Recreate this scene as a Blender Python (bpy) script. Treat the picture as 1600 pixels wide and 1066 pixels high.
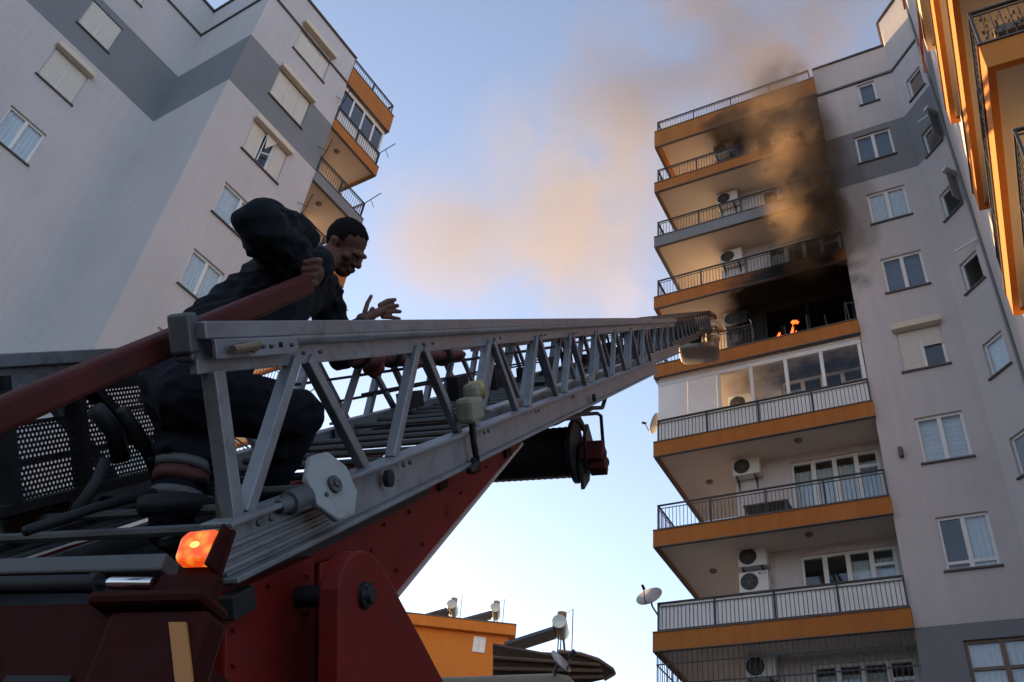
import bpy, bmesh, math, random
from mathutils import Vector, Matrix, noise as mnoise
random.seed(7)
for o in list(bpy.data.objects): bpy.data.objects.remove(o)
SC = bpy.context.scene
COL = SC.collection
rad, sin, cos = math.radians, math.sin, math.cos

# ------------------------------------------------------------------ camera
F, PITCH, ROLL = 1430.8, 0.681309, 0.1293687
CAM = Vector((0, 0, 1.7))
def azv(a): return Vector((sin(rad(a)), cos(rad(a)), 0))
_f = Vector((0, cos(PITCH), sin(PITCH))); _u = Vector((0, -sin(PITCH), cos(PITCH))); _r = Vector((1, 0, 0))
CR = cos(ROLL)*_r + sin(ROLL)*_u
CU = -sin(ROLL)*_r + cos(ROLL)*_u
CF = _f
cd = bpy.data.cameras.new('camera'); cam = bpy.data.objects.new('camera', cd); COL.objects.link(cam)
cd.sensor_width = 36; cd.lens = 36*F/1600; cd.clip_start = 0.05; cd.clip_end = 3000
m = Matrix((CR, CU, -CF)).transposed().to_4x4(); m.translation = CAM
cam.matrix_world = m
SC.camera = cam
def ray(x, y): return CR*((x-800)/F) - CU*((y-533)/F) + CF          # viewing ray of a photo pixel
def at(x, y, dist):                                                 # point at a horizontal distance
    d = ray(x, y); return CAM + d*(dist/math.hypot(d.x, d.y))

# ------------------------------------------------------------------ light
SUN_AZ, SUN_EL = -23.0, 7.5
W = bpy.data.worlds.new('World'); SC.world = W; W.use_nodes = True
nt = W.node_tree; bg = nt.nodes['Background']
sk = nt.nodes.new('ShaderNodeTexSky'); sk.sky_type = 'NISHITA'; sk.sun_disc = False
sk.sun_elevation = rad(SUN_EL); sk.sun_rotation = rad(SUN_AZ)
sk.air_density = 1.0; sk.dust_density = 0.6; sk.ozone_density = 3.0; sk.altitude = 50
tint = nt.nodes.new('ShaderNodeMix'); tint.data_type = 'RGBA'; tint.blend_type = 'MULTIPLY'; tint.inputs[0].default_value = 1; tint.inputs[7].default_value = (1.04, 0.99, 1.0, 1)
hs = nt.nodes.new('ShaderNodeHueSaturation'); hs.inputs['Saturation'].default_value = 0.70
nt.links.new(sk.outputs[0], hs.inputs['Color']); nt.links.new(hs.outputs[0], tint.inputs[6]); nt.links.new(tint.outputs[2], bg.inputs[0]); bg.inputs[1].default_value = 0.15
sd = Vector((sin(rad(SUN_AZ))*cos(rad(SUN_EL)), cos(rad(SUN_AZ))*cos(rad(SUN_EL)), sin(rad(SUN_EL))))
sl = bpy.data.lights.new('sun', 'SUN'); sl.energy = 4.6; sl.angle = rad(0.6); sl.color = (1.0, 0.65, 0.31)
so = bpy.data.objects.new('sun', sl); COL.objects.link(so); so.rotation_euler = sd.to_track_quat('Z', 'Y').to_euler()
SC.view_settings.view_transform = 'Standard'; SC.view_settings.look = 'None'
SC.view_settings.exposure = 1.62; SC.view_settings.gamma = 1.0; SC.view_settings.use_curve_mapping = False
SC.cycles.max_bounces = 8; SC.cycles.diffuse_bounces = 4; SC.cycles.volume_bounces = 1
SC.cycles.transparent_max_bounces = 16
SC.cycles.volume_step_rate = 0.32

# ------------------------------------------------------------------ materials
RB_O = Vector((4.61, 22.63, 8.176)); RB_ROT = rad(-32.61)           # right tower frame: corner of its balconies
LB_O = Vector((-10.0, 18.15, 8.176)); LB_ROT = rad(53.76)           # left tower frame: its near wall corner
OB_ROT = rad(-30.5)
def rloc(x, y, z): return RB_O + Matrix.Rotation(RB_ROT, 3, 'Z') @ Vector((x, y, z))
def lloc(x, y, z): return LB_O + Matrix.Rotation(LB_ROT, 3, 'Z') @ Vector((x, y, z))

def node(t, k, **kw):
    n = t.nodes.new(k)
    for a, v in kw.items(): setattr(n, a, v)
    return n
SOOT = [((4.6, 1.5, 13.1), (2.95, 1.45, 2.5), 1.0), ((4.4, 0.9, 14.1), (2.3, 1.7, 0.8), 1.0), ((5.0, 2.5, 13), (2.5, 2.3, 2.6), 1.0), ((5.6, 0.2, 15.6), (1.4, 1.3, 2.0), 0.5), ((5.4, 0.2, 19.0), (1.5, 1.3, 3.0), 0.3), ((3.0, 0.7, 22.6), (1.3, 1.2, 0.9), 0.7),
        ((6.7, 0.2, 16.3), (0.7, .6, 2.2), 0.35)]
def soot_mask(t):
    g = node(t, 'ShaderNodeNewGeometry')
    mp = node(t, 'ShaderNodeMapping', vector_type='TEXTURE')
    mp.inputs['Location'].default_value = RB_O; mp.inputs['Rotation'].default_value = (0, 0, RB_ROT)
    t.links.new(g.outputs['Position'], mp.inputs[0])
    nz = node(t, 'ShaderNodeTexNoise'); nz.inputs['Scale'].default_value = 1.3; nz.inputs['Detail'].default_value = 5
    t.links.new(mp.outputs[0], nz.inputs['Vector'])
    acc = None
    for c, r, s in SOOT:
        m2 = node(t, 'ShaderNodeMapping', vector_type='TEXTURE'); m2.inputs['Location'].default_value = c; m2.inputs['Scale'].default_value = r
        t.links.new(mp.outputs[0], m2.inputs[0])
        ln = node(t, 'ShaderNodeVectorMath', operation='LENGTH'); t.links.new(m2.outputs[0], ln.inputs[0])
        a = node(t, 'ShaderNodeMath', operation='MULTIPLY_ADD'); a.inputs[1].default_value = 0.75; t.links.new(nz.outputs[0], a.inputs[0])
        sb = node(t, 'ShaderNodeMath', operation='SUBTRACT'); t.links.new(ln.outputs['Value'], sb.inputs[0]); sb.inputs[1].default_value = 0.375
        t.links.new(sb.outputs[0], a.inputs[2])
        mr = node(t, 'ShaderNodeMapRange', interpolation_type='SMOOTHSTEP')
        mr.inputs[1].default_value = 0.72; mr.inputs[2].default_value = 1.18; mr.inputs[3].default_value = s; mr.inputs[4].default_value = 0
        t.links.new(a.outputs[0], mr.inputs[0])
        if acc is None: acc = mr.outputs[0]
        else:
            mx = node(t, 'ShaderNodeMath', operation='MAXIMUM'); t.links.new(acc, mx.inputs[0]); t.links.new(mr.outputs[0], mx.inputs[1]); acc = mx.outputs[0]
    return acc
MATS = {}
def mat(name, col, rough=0.8, metal=0.0, var=0.12, scale=1.5, bump=0.0, bscale=60, soot=False, streak=0.0, spec=0.5, emit=None, es=1.0, coat=0.0, grime=None):
    if name in MATS: return MATS[name]
    M = bpy.data.materials.new(name); M.use_nodes = True; t = M.node_tree; b = t.nodes['Principled BSDF']
    tc = node(t, 'ShaderNodeTexCoord')
    n1 = node(t, 'ShaderNodeTexNoise'); n1.inputs['Scale'].default_value = scale; n1.inputs['Detail'].default_value = 7; n1.inputs['Roughness'].default_value = 0.62
    t.links.new(tc.outputs['Object'], n1.inputs['Vector'])
    mr = node(t, 'ShaderNodeMapRange'); mr.inputs[1].default_value = 0.25; mr.inputs[2].default_value = 0.75; mr.inputs[3].default_value = 1-var; mr.inputs[4].default_value = 1+var
    t.links.new(n1.outputs[0], mr.inputs[0]); fac = mr.outputs[0]
    if streak:
        mp = node(t, 'ShaderNodeMapping'); mp.inputs['Scale'].default_value = (5, 5, 0.18); t.links.new(tc.outputs['Object'], mp.inputs[0])
        n2 = node(t, 'ShaderNodeTexNoise'); n2.inputs['Scale'].default_value = 1.2; n2.inputs['Detail'].default_value = 4; t.links.new(mp.outputs[0], n2.inputs['Vector'])
        m3 = node(t, 'ShaderNodeMapRange'); m3.inputs[1].default_value = 0.35; m3.inputs[2].default_value = 0.8; m3.inputs[3].default_value = 1; m3.inputs[4].default_value = 1-streak
        t.links.new(n2.outputs[0], m3.inputs[0])
        mm = node(t, 'ShaderNodeMath', operation='MULTIPLY'); t.links.new(fac, mm.inputs[0]); t.links.new(m3.outputs[0], mm.inputs[1]); fac = mm.outputs[0]
    vm = node(t, 'ShaderNodeVectorMath', operation='SCALE'); vm.inputs[0].default_value = col[:3]; t.links.new(fac, vm.inputs['Scale'])
    c = vm.outputs[0]
    if grime:
        n4 = node(t, 'ShaderNodeTexNoise'); n4.inputs['Scale'].default_value = grime[1]; n4.inputs['Detail'].default_value = 8; n4.inputs['Roughness'].default_value = .7
        t.links.new(tc.outputs['Object'], n4.inputs['Vector'])
        m4 = node(t, 'ShaderNodeMapRange'); m4.inputs[1].default_value = .52; m4.inputs[2].default_value = .66; m4.inputs[3].default_value = 0; m4.inputs[4].default_value = grime[2]
        t.links.new(n4.outputs[0], m4.inputs[0])
        mx = node(t, 'ShaderNodeMix', data_type='RGBA'); t.links.new(m4.outputs[0], mx.inputs[0]); t.links.new(c, mx.inputs[6]); mx.inputs[7].default_value = (*grime[0], 1); c = mx.outputs[2]
    if soot:
        mx = node(t, 'ShaderNodeMix', data_type='RGBA'); t.links.new(soot_mask(t), mx.inputs[0]); t.links.new(c, mx.inputs[6]); mx.inputs[7].default_value = (0.008, 0.007, 0.0065, 1); c = mx.outputs[2]
    t.links.new(c, b.inputs['Base Color'])
    b.inputs['Roughness'].default_value = rough; b.inputs['Metallic'].default_value = metal; b.inputs['Specular IOR Level'].default_value = spec
    b.inputs['Coat Weight'].default_value = coat
    if metal or rough < 0.6:
        r2 = node(t, 'ShaderNodeMapRange'); r2.inputs[1].default_value = .3; r2.inputs[2].default_value = .7; r2.inputs[3].default_value = max(0.02, rough-.1); r2.inputs[4].default_value = rough+.12
        t.links.new(n1.outputs[0], r2.inputs[0]); t.links.new(r2.outputs[0], b.inputs['Roughness'])
    if bump:
        n3 = node(t, 'ShaderNodeTexNoise'); n3.inputs['Scale'].default_value = bscale; n3.inputs['Detail'].default_value = 4
        t.links.new(tc.outputs['Object'], n3.inputs['Vector'])
        bp = node(t, 'ShaderNodeBump'); bp.inputs['Strength'].default_value = bump; bp.inputs['Distance'].default_value = 0.02
        t.links.new(n3.outputs[0], bp.inputs['Height']); t.links.new(bp.outputs[0], b.inputs['Normal'])
    if emit:
        b.inputs['Emission Color'].default_value = (*emit, 1); b.inputs['Emission Strength'].default_value = es
    MATS[name] = M; return M
def glass_mat(name, tint=(0.86, 0.90, 0.92), ior=1.45):
    M = bpy.data.materials.new(name); M.use_nodes = True; t = M.node_tree; t.nodes.remove(t.nodes['Principled BSDF'])
    o = t.nodes['Material Output']; tr = node(t, 'ShaderNodeBsdfTransparent'); tr.inputs[0].default_value = (*tint, 1)
    gl = node(t, 'ShaderNodeBsdfGlossy'); gl.inputs['Roughness'].default_value = 0.03
    n = node(t, 'ShaderNodeTexNoise'); n.inputs['Scale'].default_value = 1.1; tc = node(t, 'ShaderNodeTexCoord'); t.links.new(tc.outputs['Object'], n.inputs['Vector'])
    bp = node(t, 'ShaderNodeBump'); bp.inputs['Strength'].default_value = .12; bp.inputs['Distance'].default_value = .02; t.links.new(n.outputs[0], bp.inputs['Height']); t.links.new(bp.outputs[0], gl.inputs['Normal'])
    fr = node(t, 'ShaderNodeFresnel'); fr.inputs[0].default_value = ior
    ml = node(t, 'ShaderNodeMath', operation='MULTIPLY_ADD', use_clamp=True); ml.inputs[1].default_value = 1.5; ml.inputs[2].default_value = 0.05; t.links.new(fr.outputs[0], ml.inputs[0])
    ge = node(t, 'ShaderNodeNewGeometry'); bf = node(t, 'ShaderNodeMath', operation='SUBTRACT'); bf.inputs[0].default_value = 1; t.links.new(ge.outputs['Backfacing'], bf.inputs[1]); fm = node(t, 'ShaderNodeMath', operation='MULTIPLY'); t.links.new(ml.outputs[0], fm.inputs[0]); t.links.new(bf.outputs[0], fm.inputs[1])
    mx = node(t, 'ShaderNodeMixShader'); t.links.new(fm.outputs[0], mx.inputs[0]); t.links.new(tr.outputs[0], mx.inputs[1]); t.links.new(gl.outputs[0], mx.inputs[2])
    t.links.new(mx.outputs[0], o.inputs[0]); MATS[name] = M; return M

WALL = (0.545, 0.512, 0.52); BAND = (0.21, 0.22, 0.235); ORNG = (0.42, 0.145, 0.026)
M_wall = mat('painted plaster', WALL, .9, var=.09, scale=.45, bump=.25, bscale=25, streak=.07, grime=((.43, .40, .40), .9, .35))
M_band = mat('grey band paint', BAND, .9, var=.07, scale=.5, bump=.25, bscale=25, streak=.05)
M_wallS = mat('painted plaster sooty', WALL, .9, var=.09, scale=.45, bump=.25, bscale=25, streak=.07, grime=((.43, .40, .40), .9, .35), soot=True)
M_bandS = mat('grey band paint sooty', BAND, .9, var=.07, scale=.5, bump=.25, bscale=25, streak=.05, soot=True)
M_soff = mat('balcony plaster', (0.62, 0.54, 0.45), .9, var=.06, scale=.8, bump=.2, bscale=30)
M_soffS = mat('balcony plaster sooty', (0.62, 0.54, 0.45), .9, var=.06, scale=.8, bump=.2, bscale=30, soot=True)
M_or = mat('orange masonry paint', ORNG, .85, var=.10, scale=.9, bump=.2, bscale=30, streak=.18)
M_orS = mat('orange masonry paint sooty', ORNG, .85, var=.10, scale=.9, bump=.2, bscale=30, streak=.18, soot=True)
M_white = mat('white plastic', (0.72, 0.72, 0.71), .45, var=.05)
M_whiteS = mat('white plastic sooty', (0.66, 0.66, 0.65), .5, var=.05, soot=True)
M_screen = mat('white sheet', (0.86, 0.86, 0.86), .7, var=.06, scale=3)
M_beige = mat('beige shutter', (0.66, 0.62, 0.56), .6, var=.05, scale=3)
M_beigebox = mat('beige shutter box', (0.64, 0.56, 0.45), .6, var=.05, scale=3)
M_iron = mat('black railing paint', (0.03, 0.03, 0.035), .5, var=.2)
M_ironS = mat('black railing paint sooty', (0.03, 0.03, 0.035), .5, var=.2, soot=True)
M_sill = mat('dark sill stone', (0.11, 0.10, 0.10), .7, var=.2)
M_curt = mat('curtain cloth', (0.80, 0.82, 0.84), .9, var=.1, scale=5)
M_curtD = mat('dark blind', (0.14, 0.17, 0.22), .8, var=.1, scale=5)
M_room = mat('room plaster', (0.25, 0.22, 0.2), .9)
M_glass = glass_mat('window glass'); M_glass2 = glass_mat('clear glazing', (.97, .97, .97), 1.06)
M_brown = mat('brown frame', (0.20, 0.13, 0.09), .6)
M_dark = mat('dark plastic', (0.025, 0.025, 0.027), .6, var=.2)

# ------------------------------------------------------------------ mesh helpers
class MB:
    def __init__(s): s.v = []; s.f = []; s.mi = []
    def add(s, vs, fs, mi=0):
        b = len(s.v); s.v += [Vector(p) for p in vs]; s.f += [tuple(b+i for i in f) for f in fs]; s.mi += [mi]*len(fs); return s
    def box(s, x0, x1, y0, y1, z0, z1, mi=0):
        return s.add([(x, y, z) for z in (z0, z1) for y in (y0, y1) for x in (x0, x1)],
                     [(0, 2, 3, 1), (4, 5, 7, 6), (0, 1, 5, 4), (2, 6, 7, 3), (0, 4, 6, 2), (1, 3, 7, 5)], mi)
    def obox(s, c, ax, ay, az_, mi=0):                                # half-axis vectors
        c = Vector(c)
        return s.add([c+sx*ax+sy*ay+sz*az_ for sz in (-1, 1) for sy in (-1, 1) for sx in (-1, 1)],
                     [(0, 2, 3, 1), (4, 5, 7, 6), (0, 1, 5, 4), (2, 6, 7, 3), (0, 4, 6, 2), (1, 3, 7, 5)], mi)
    def beam(s, a, b, w, h, up=(0, 0, 1), mi=0):
        a, b = Vector(a), Vector(b); d = b-a; up = Vector(up); sx = d.cross(up).normalized(); uu = sx.cross(d).normalized()
        return s.obox((a+b)/2, d/2, sx*w/2, uu*h/2, mi)
    def tube(s, pts, r, n=8, mi=0, cap=True):
        pts = [Vector(p) for p in pts]; rs = r if isinstance(r, (list, tuple)) else [r]*len(pts); b = len(s.v); prev = None
        for i, p in enumerate(pts):
            d = (pts[min(i+1, len(pts)-1)]-pts[max(i-1, 0)]).normalized()
            if prev is None: e = d.orthogonal().normalized()
            else:
                e = prev-d*prev.dot(d); e = e.normalized() if e.length > 1e-5 else d.orthogonal().normalized()
            prev = e; g = d.cross(e)
            for k in range(n):
                a = 2*math.pi*k/n; s.v.append(p+(e*cos(a)+g*sin(a))*rs[i])
        for i in range(len(pts)-1):
            for k in range(n):
                s.f.append((b+i*n+k, b+i*n+(k+1) % n, b+(i+1)*n+(k+1) % n, b+(i+1)*n+k)); s.mi.append(mi)
        if cap:
            s.f.append(tuple(b+k for k in reversed(range(n)))); s.f.append(tuple(b+(len(pts)-1)*n+k for k in range(n))); s.mi += [mi, mi]
        return s
    def cyl(s, a, b, r, n=20, mi=0, r2=None): return s.tube([a, b], [r, r if r2 is None else r2], n, mi)
    def prism(s, poly, vec, mi=0):
        n = len(poly); vec = Vector(vec); p = [Vector(q) for q in poly]
        s.add(p+[q+vec for q in p], [tuple(range(n)), tuple(reversed(range(n, 2*n)))]+[(i, i+n, (i+1) % n+n, (i+1) % n) for i in range(n)], mi); return s
    def lathe(s, c, axis, prof, n=24, mi=0):                          # prof: (r, h) along the axis
        axis = Vector(axis).normalized(); return s.tube([Vector(c)+axis*h for r, h in prof], [max(r, 1e-4) for r, h in prof], n, mi)
    def ell(s, c, ax, ay, az_, nu=16, nv=10, mi=0):
        c = Vector(c); b = len(s.v)
        for j in range(1, nv):
            t = math.pi*j/nv
            for i in range(nu):
                p = 2*math.pi*i/nu; s.v.append(c+ax*(sin(t)*cos(p))+ay*(sin(t)*sin(p))+az_*cos(t))
        s.v.append(c+az_); s.v.append(c-az_); T, B = len(s.v)-2, len(s.v)-1
        for i in range(nu):
            k = (i+1) % nu
            s.f.append((T, b+i, b+k)); s.f.append((B, b+(nv-2)*nu+k, b+(nv-2)*nu+i)); s.mi += [mi, mi]
            for j in range(nv-2): s.f.append((b+j*nu+i, b+(j+1)*nu+i, b+(j+1)*nu+k, b+j*nu+k)); s.mi.append(mi)
        return s
    def capsule(s, a, b, ra, rb, n=14):
        a, b = Vector(a), Vector(b); d = (b-a); L = d.length; d.normalize(); pts, rs = [], []
        for i in range(5): t = math.pi/2*i/5; pts.append(a-d*ra*cos(t)); rs.append(max(ra*sin(t), ra*.08))
        pts.append(a); rs.append(ra); pts.append(b); rs.append(rb)
        for i in range(1, 6): t = math.pi/2*i/5; pts.append(b+d*rb*sin(t)); rs.append(max(rb*cos(t), rb*.08))
        return s.tube(pts, rs, n)
    def mesh(s, name, mats, off=(0, 0, 0), smooth=False):
        off = Vector(off); me = bpy.data.meshes.new(name)
        me.from_pydata([tuple(p-off) for p in s.v], [], s.f)
        for mm in (mats if isinstance(mats, (list, tuple)) else [mats]): me.materials.append(mm)
        me.polygons.foreach_set('material_index', s.mi)
        bm = bmesh.new(); bm.from_mesh(me); bmesh.ops.recalc_face_normals(bm, faces=bm.faces); bm.to_mesh(me); bm.free()
        if smooth: me.polygons.foreach_set('use_smooth', [True]*len(me.polygons))
        return me
    def obj(s, name, mats, parent=None, off=None, smooth=False, bevel=0):
        given = off is not None
        if off is None: off = WORLD_OFF.get(parent.name, (0, 0, 0)) if parent else (0, 0, 0)
        o = bpy.data.objects.new(name, s.mesh(name, mats, off, smooth)); COL.objects.link(o)
        if parent:
            o.parent = parent
            if parent.name in WORLD_OFF and not given: WORLD_OFF[o.name] = WORLD_OFF[parent.name]
        if smooth == 'auto':
            for p in o.data.polygons: p.use_smooth = True
            o.data.set_sharp_from_angle(angle=rad(35))
        if bevel:
            b = o.modifiers.new('bevel', 'BEVEL'); b.width = bevel; b.segments = 2; b.limit_method = 'ANGLE'
        return o
WORLD_OFF = {}                                                        # things whose parts are written in world coordinates
def tag(o, label=None, cat=None, group=None, kind=None):
    for k, v in (('label', label), ('category', cat), ('group', group), ('kind', kind)):
        if v: o[k] = v
    return o
def thing(name, label, cat, loc=(0, 0, 0), rz=0, group=None, world=False):
    o = bpy.data.objects.new(name, None); COL.objects.link(o); o.location = loc; o.rotation_euler = (0, 0, rz); o.empty_display_size = .3
    if world: WORLD_OFF[o.name] = Vector(loc)
    return tag(o, label, cat, group)
def inst(me, name, parent, loc=(0, 0, 0), rz=0):
    o = bpy.data.objects.new(name, me); COL.objects.link(o); o.parent = parent; o.location = Vector(loc)-Vector(WORLD_OFF.get(parent.name, (0, 0, 0))); o.rotation_euler = (0, 0, rz); return o
def copy_tree(o, parent=None):
    c = o.copy(); COL.objects.link(c); c.parent = parent
    for ch in list(o.children): copy_tree(ch, c)
    return c
CACHE = {}
def cached(key, fn):
    if key not in CACHE: CACHE[key] = fn()
    return CACHE[key]

# ------------------------------------------------------------------ ground
MB().box(-900, 900, -300, 1500, -.5, 0).obj('ground', mat('asphalt ground', (0.06, 0.058, 0.055), .95, var=.25, scale=.3, bump=.4, bscale=20))['kind'] = 'structure'

# ------------------------------------------------------------------ walls and windows
def panel(mb, o, d, L, z0, z1, holes=(), t=.22, bands=()):
    """wall panel from o along d, openings (u0,u1,za,zb), bands (za,zb,material index)"""
    o = Vector((o[0], o[1])); d = Vector((d[0], d[1])).normalized(); n = Vector((-d.y, d.x))
    P = lambda u, k, z: (o.x+d.x*u+n.x*k, o.y+d.y*u+n.y*k, z)
    us = sorted({0, L, *[h[0] for h in holes], *[h[1] for h in holes]}); zs = sorted({z0, z1, *[h[2] for h in holes], *[h[3] for h in holes], *[q for b in bands for q in b[:2] if z0 < q < z1]})
    for a, b in zip(us, us[1:]):
        for c, e in zip(zs, zs[1:]):
            um, zm = (a+b)/2, (c+e)/2
            if any(h[0] < um < h[1] and h[2] < zm < h[3] for h in holes): continue
            mi = 0
            for q in bands:
                if q[0] < zm < q[1]: mi = q[2]
            mb.add([P(a, 0, c), P(b, 0, c), P(b, 0, e), P(a, 0, e)], [(0, 1, 2, 3)], mi)
    for h in holes:
        a, b, c, e = h[:4]; mi = 0
        for q in bands:
            if q[0] < (c+e)/2 < q[1]: mi = q[2]
        for (u1, z_1, u2, z_2) in ((a, c, a, e), (b, c, b, e), (a, e, b, e), (a, c, b, c)):
            mb.add([P(u1, 0, z_1), P(u1, t, z_1), P(u2, t, z_2), P(u2, 0, z_2)], [(0, 1, 2, 3)], mi)
def frame_mesh(w, h, cols, fw=.07, th=.06, trans=None):
    m_ = MB(); m_.box(0, w, 0, th, 0, fw); m_.box(0, w, 0, th, h-fw, h)
    m_.box(0, fw, .001, th-.001, fw, h-fw); m_.box(w-fw, w, .001, th-.001, fw, h-fw)
    for c in cols: m_.box(c-fw*.75, c+fw*.75, -.006, th+.004, fw*.6, h-fw*.6)
    if trans: m_.box(fw*.6, w-fw*.6, -.003, th+.002, trans-fw*.5, trans+fw*.5)
    return m_
def curtain_mesh(w, h, amp=.018, per=.11):
    m_ = MB(); n = max(6, int(w/per*8)); v = []
    for i in range(n+1):
        x = w*i/n; y = amp*sin(2*math.pi*x/per+.7*sin(x*9))
        v += [(x, y, 0), (x, y*.6, h)]
    return m_.add(v, [(2*i, 2*i+2, 2*i+3, 2*i+1) for i in range(n)])
def slat_mesh(w, h, pitch=.05, depth=.012):
    m_ = MB(); n = int(h/pitch)
    for i in range(n):
        z = h*i/n; z2 = h*(i+1)/n
        m_.add([(0, 0, z), (w, 0, z), (w, depth, z+.003), (0, depth, z+.003), (0, depth, z2), (w, depth, z2), (0, 0, z+.008), (w, 0, z+.008), (0, 0, z2), (w, 0, z2)], [(6, 7, 9, 8)], 0)
        m_.add([(0, 0, z+.008), (w, 0, z+.008), (w, depth, z), (0, depth, z)], [(0, 1, 2, 3)], 0)
    return m_
def window(parent, o, d, u0, z0, w, h, cols=1, look=('curtain', 'curtain'), box=False, shut=None, sill=True, fmat=None, trans=None, name='window', blind=0, soot=False):
    d = Vector((d[0], d[1])).normalized(); n = Vector((-d.y, d.x)); ang = math.atan2(d.y, d.x); fm = fmat or (M_whiteS if soot else M_white)
    cs = [w*i/(cols+1) for i in range(1, cols+1)]
    P = lambda u, k, z: (o[0]+d.x*u+n.x*k, o[1]+d.y*u+n.y*k, z)
    f = inst(cached(('fr', round(w, 2), round(h, 2), cols, fm.name, trans), lambda: frame_mesh(w, h, cs, trans=trans).mesh('window_frame', fm)), name, parent, P(u0, .07, z0), ang)
    ed = [0]+cs+[w]
    for i in range(len(ed)-1):
        a, b = ed[i]+.05, ed[i+1]-.05; k = look[i] if i < len(look) else 'dark'
        if shut and shut[i] >= .99: pass
        else:
            if k != 'open': inst(cached(('pane', round(b-a, 2), round(h, 2)), lambda: MB().box(0, b-a, 0, .012, 0, h-.12).mesh('pane', M_glass)), 'pane', f, (a, .025, .06))
            if k == 'curtain': inst(cached(('cu', round(b-a, 2), round(h, 2)), lambda: curtain_mesh(b-a+.06, h-.06).mesh('curtain', M_curt)), 'curtain', f, (a-.03, .075, .03))
            elif k == 'blind': inst(cached(('bl', round(b-a, 2), round(h, 2)), lambda: slat_mesh(b-a+.04, h-.08, .13, .02).mesh('blind', M_curt)), 'blind', f, (a-.02, .13, .04))
            elif k == 'darkblind': inst(cached(('db', round(b-a, 2), round(h, 2)), lambda: slat_mesh(b-a+.04, h-.08, .1, .012).mesh('blind', M_curtD)), 'blind', f, (a-.02, .13, .04))
        if shut and shut[i] > 0:
            hh = (h-.06)*shut[i]
            inst(cached(('sh', round(b-a, 2), round(hh, 2)), lambda: slat_mesh(b-a+.03, hh).mesh('shutter', M_beige)), 'shutter', f, (a-.015, -.032, h-.03-hh))
    if box: inst(cached(('bx', round(w, 2)), lambda: MB().box(-.07, w+.07, -.26, .0, 0, .2).mesh('shutter_box', M_beigebox)), 'shutter_box', f, (0, -.008, h+.002))
    if sill: inst(cached(('si', round(w, 2)), lambda: MB().box(-.06, w+.06, -.135, .0, -.045, -.002).mesh('sill', M_sill)), 'sill', f, (0, 0, 0))
    return f
def railing(parent, path, z, h=.83, gap=.105, post=1.51, sheet=None, soot=False, stop=None, arms=False):
    """path of 2-D corner points; handrail + bottom rail, posts, balusters"""
    im = M_ironS if soot else M_iron
    r = MB(); bal = MB(); posts = []
    for (a, b) in zip(path, path[1:]):
        a, b = Vector(a), Vector(b); L = (b-a).length; d = (b-a)/L
        A = lambda u, zz: (a.x+d.x*u, a.y+d.y*u, zz)
        r.beam(A(-.02, z+h), A(L+.02, z+h), .05, .035); r.beam(A(0, z+h-.1), A(L, z+h-.1), .02, .02); r.beam(A(0, z+.07), A(L, z+.07), .025, .02)
        k = max(1, round(L/post))
        for i in range(k+1): posts.append((a.x+d.x*L*i/k, a.y+d.y*L*i/k))
        nb = int(L/gap)
        for i in range(1, nb):
            u = L*i/nb+random.uniform(-.004, .004); bal.beam(A(u, z+.07), A(u, z+h-.1), .014, .014, up=(d.x, d.y, 0))
    o = r.obj('railing', im, parent)
    tag(bal.obj('balusters', im, o), kind='stuff')
    pm = cached(('post', h, soot), lambda: MB().box(-.02, .02, -.02, .02, -.02, h-.02).mesh('post', im))
    seen = set()
    for q in posts:
        kq = (round(q[0], 2), round(q[1], 2))
        if kq not in seen: seen.add(kq); inst(pm, 'post', o, (q[0], q[1], z))
    if sheet:
        s = MB()
        for a, b in sheet: s.beam((a[0], a[1], z+.43), (b[0], b[1], z+.43), .012, .74)
        s.obj('privacy_sheet', M_screen, o)
    return o
def slab(parent, k, pts, edges, colr, zt, fh=.46, soot=False, name='balcony_slab'):
    """plan outline pts (2-D); edges = outer edge list that carries the painted fascia"""
    z = zt; sf = M_soffS if soot else M_soff
    s = MB().prism([(p[0], p[1], z-.40) for p in pts], (0, 0, .395)).obj(name, sf, parent)
    f = MB(); lip = MB()
    for (a, b, n) in edges:
        a, b, n = Vector(a), Vector(b), Vector(n); d = (b-a).normalized()
        P = lambda q, e, zz: (q.x+n.x*e, q.y+n.y*e, zz)
        f.prism([P(a, .05, z-fh), P(b, .05, z-fh), P(b, .05, z), P(a, .05, z)], (-n.x*.12, -n.y*.12, 0))
        lip.prism([P(a-d*.0, .075, z-.001), P(b+d*.0, .075, z-.001), P(b, .075, z+.03), P(a, .075, z+.03)], (-n.x*.2, -n.y*.2, 0))
        lip.prism([P(a, .056, z-fh-.022), P(b, .056, z-fh-.022), P(b, .056, z-fh-.001), P(a, .056, z-fh-.001)], (-n.x*.1, -n.y*.1, 0))
    f.obj('fascia', colr, s); lip.obj('edge_strip', M_sill, s)
    return s
def lamp_on_ceiling(parent, x, y, z):
    MB().lathe((x, y, z), (0, 0, -1), [(.11, -.002), (.11, .03), (.07, .06), (.06, .08), (.001, .085)], 16).obj('ceiling_lamp', M_brown, parent, smooth='auto')
FL = 2.9
GZ = -8.176
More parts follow.
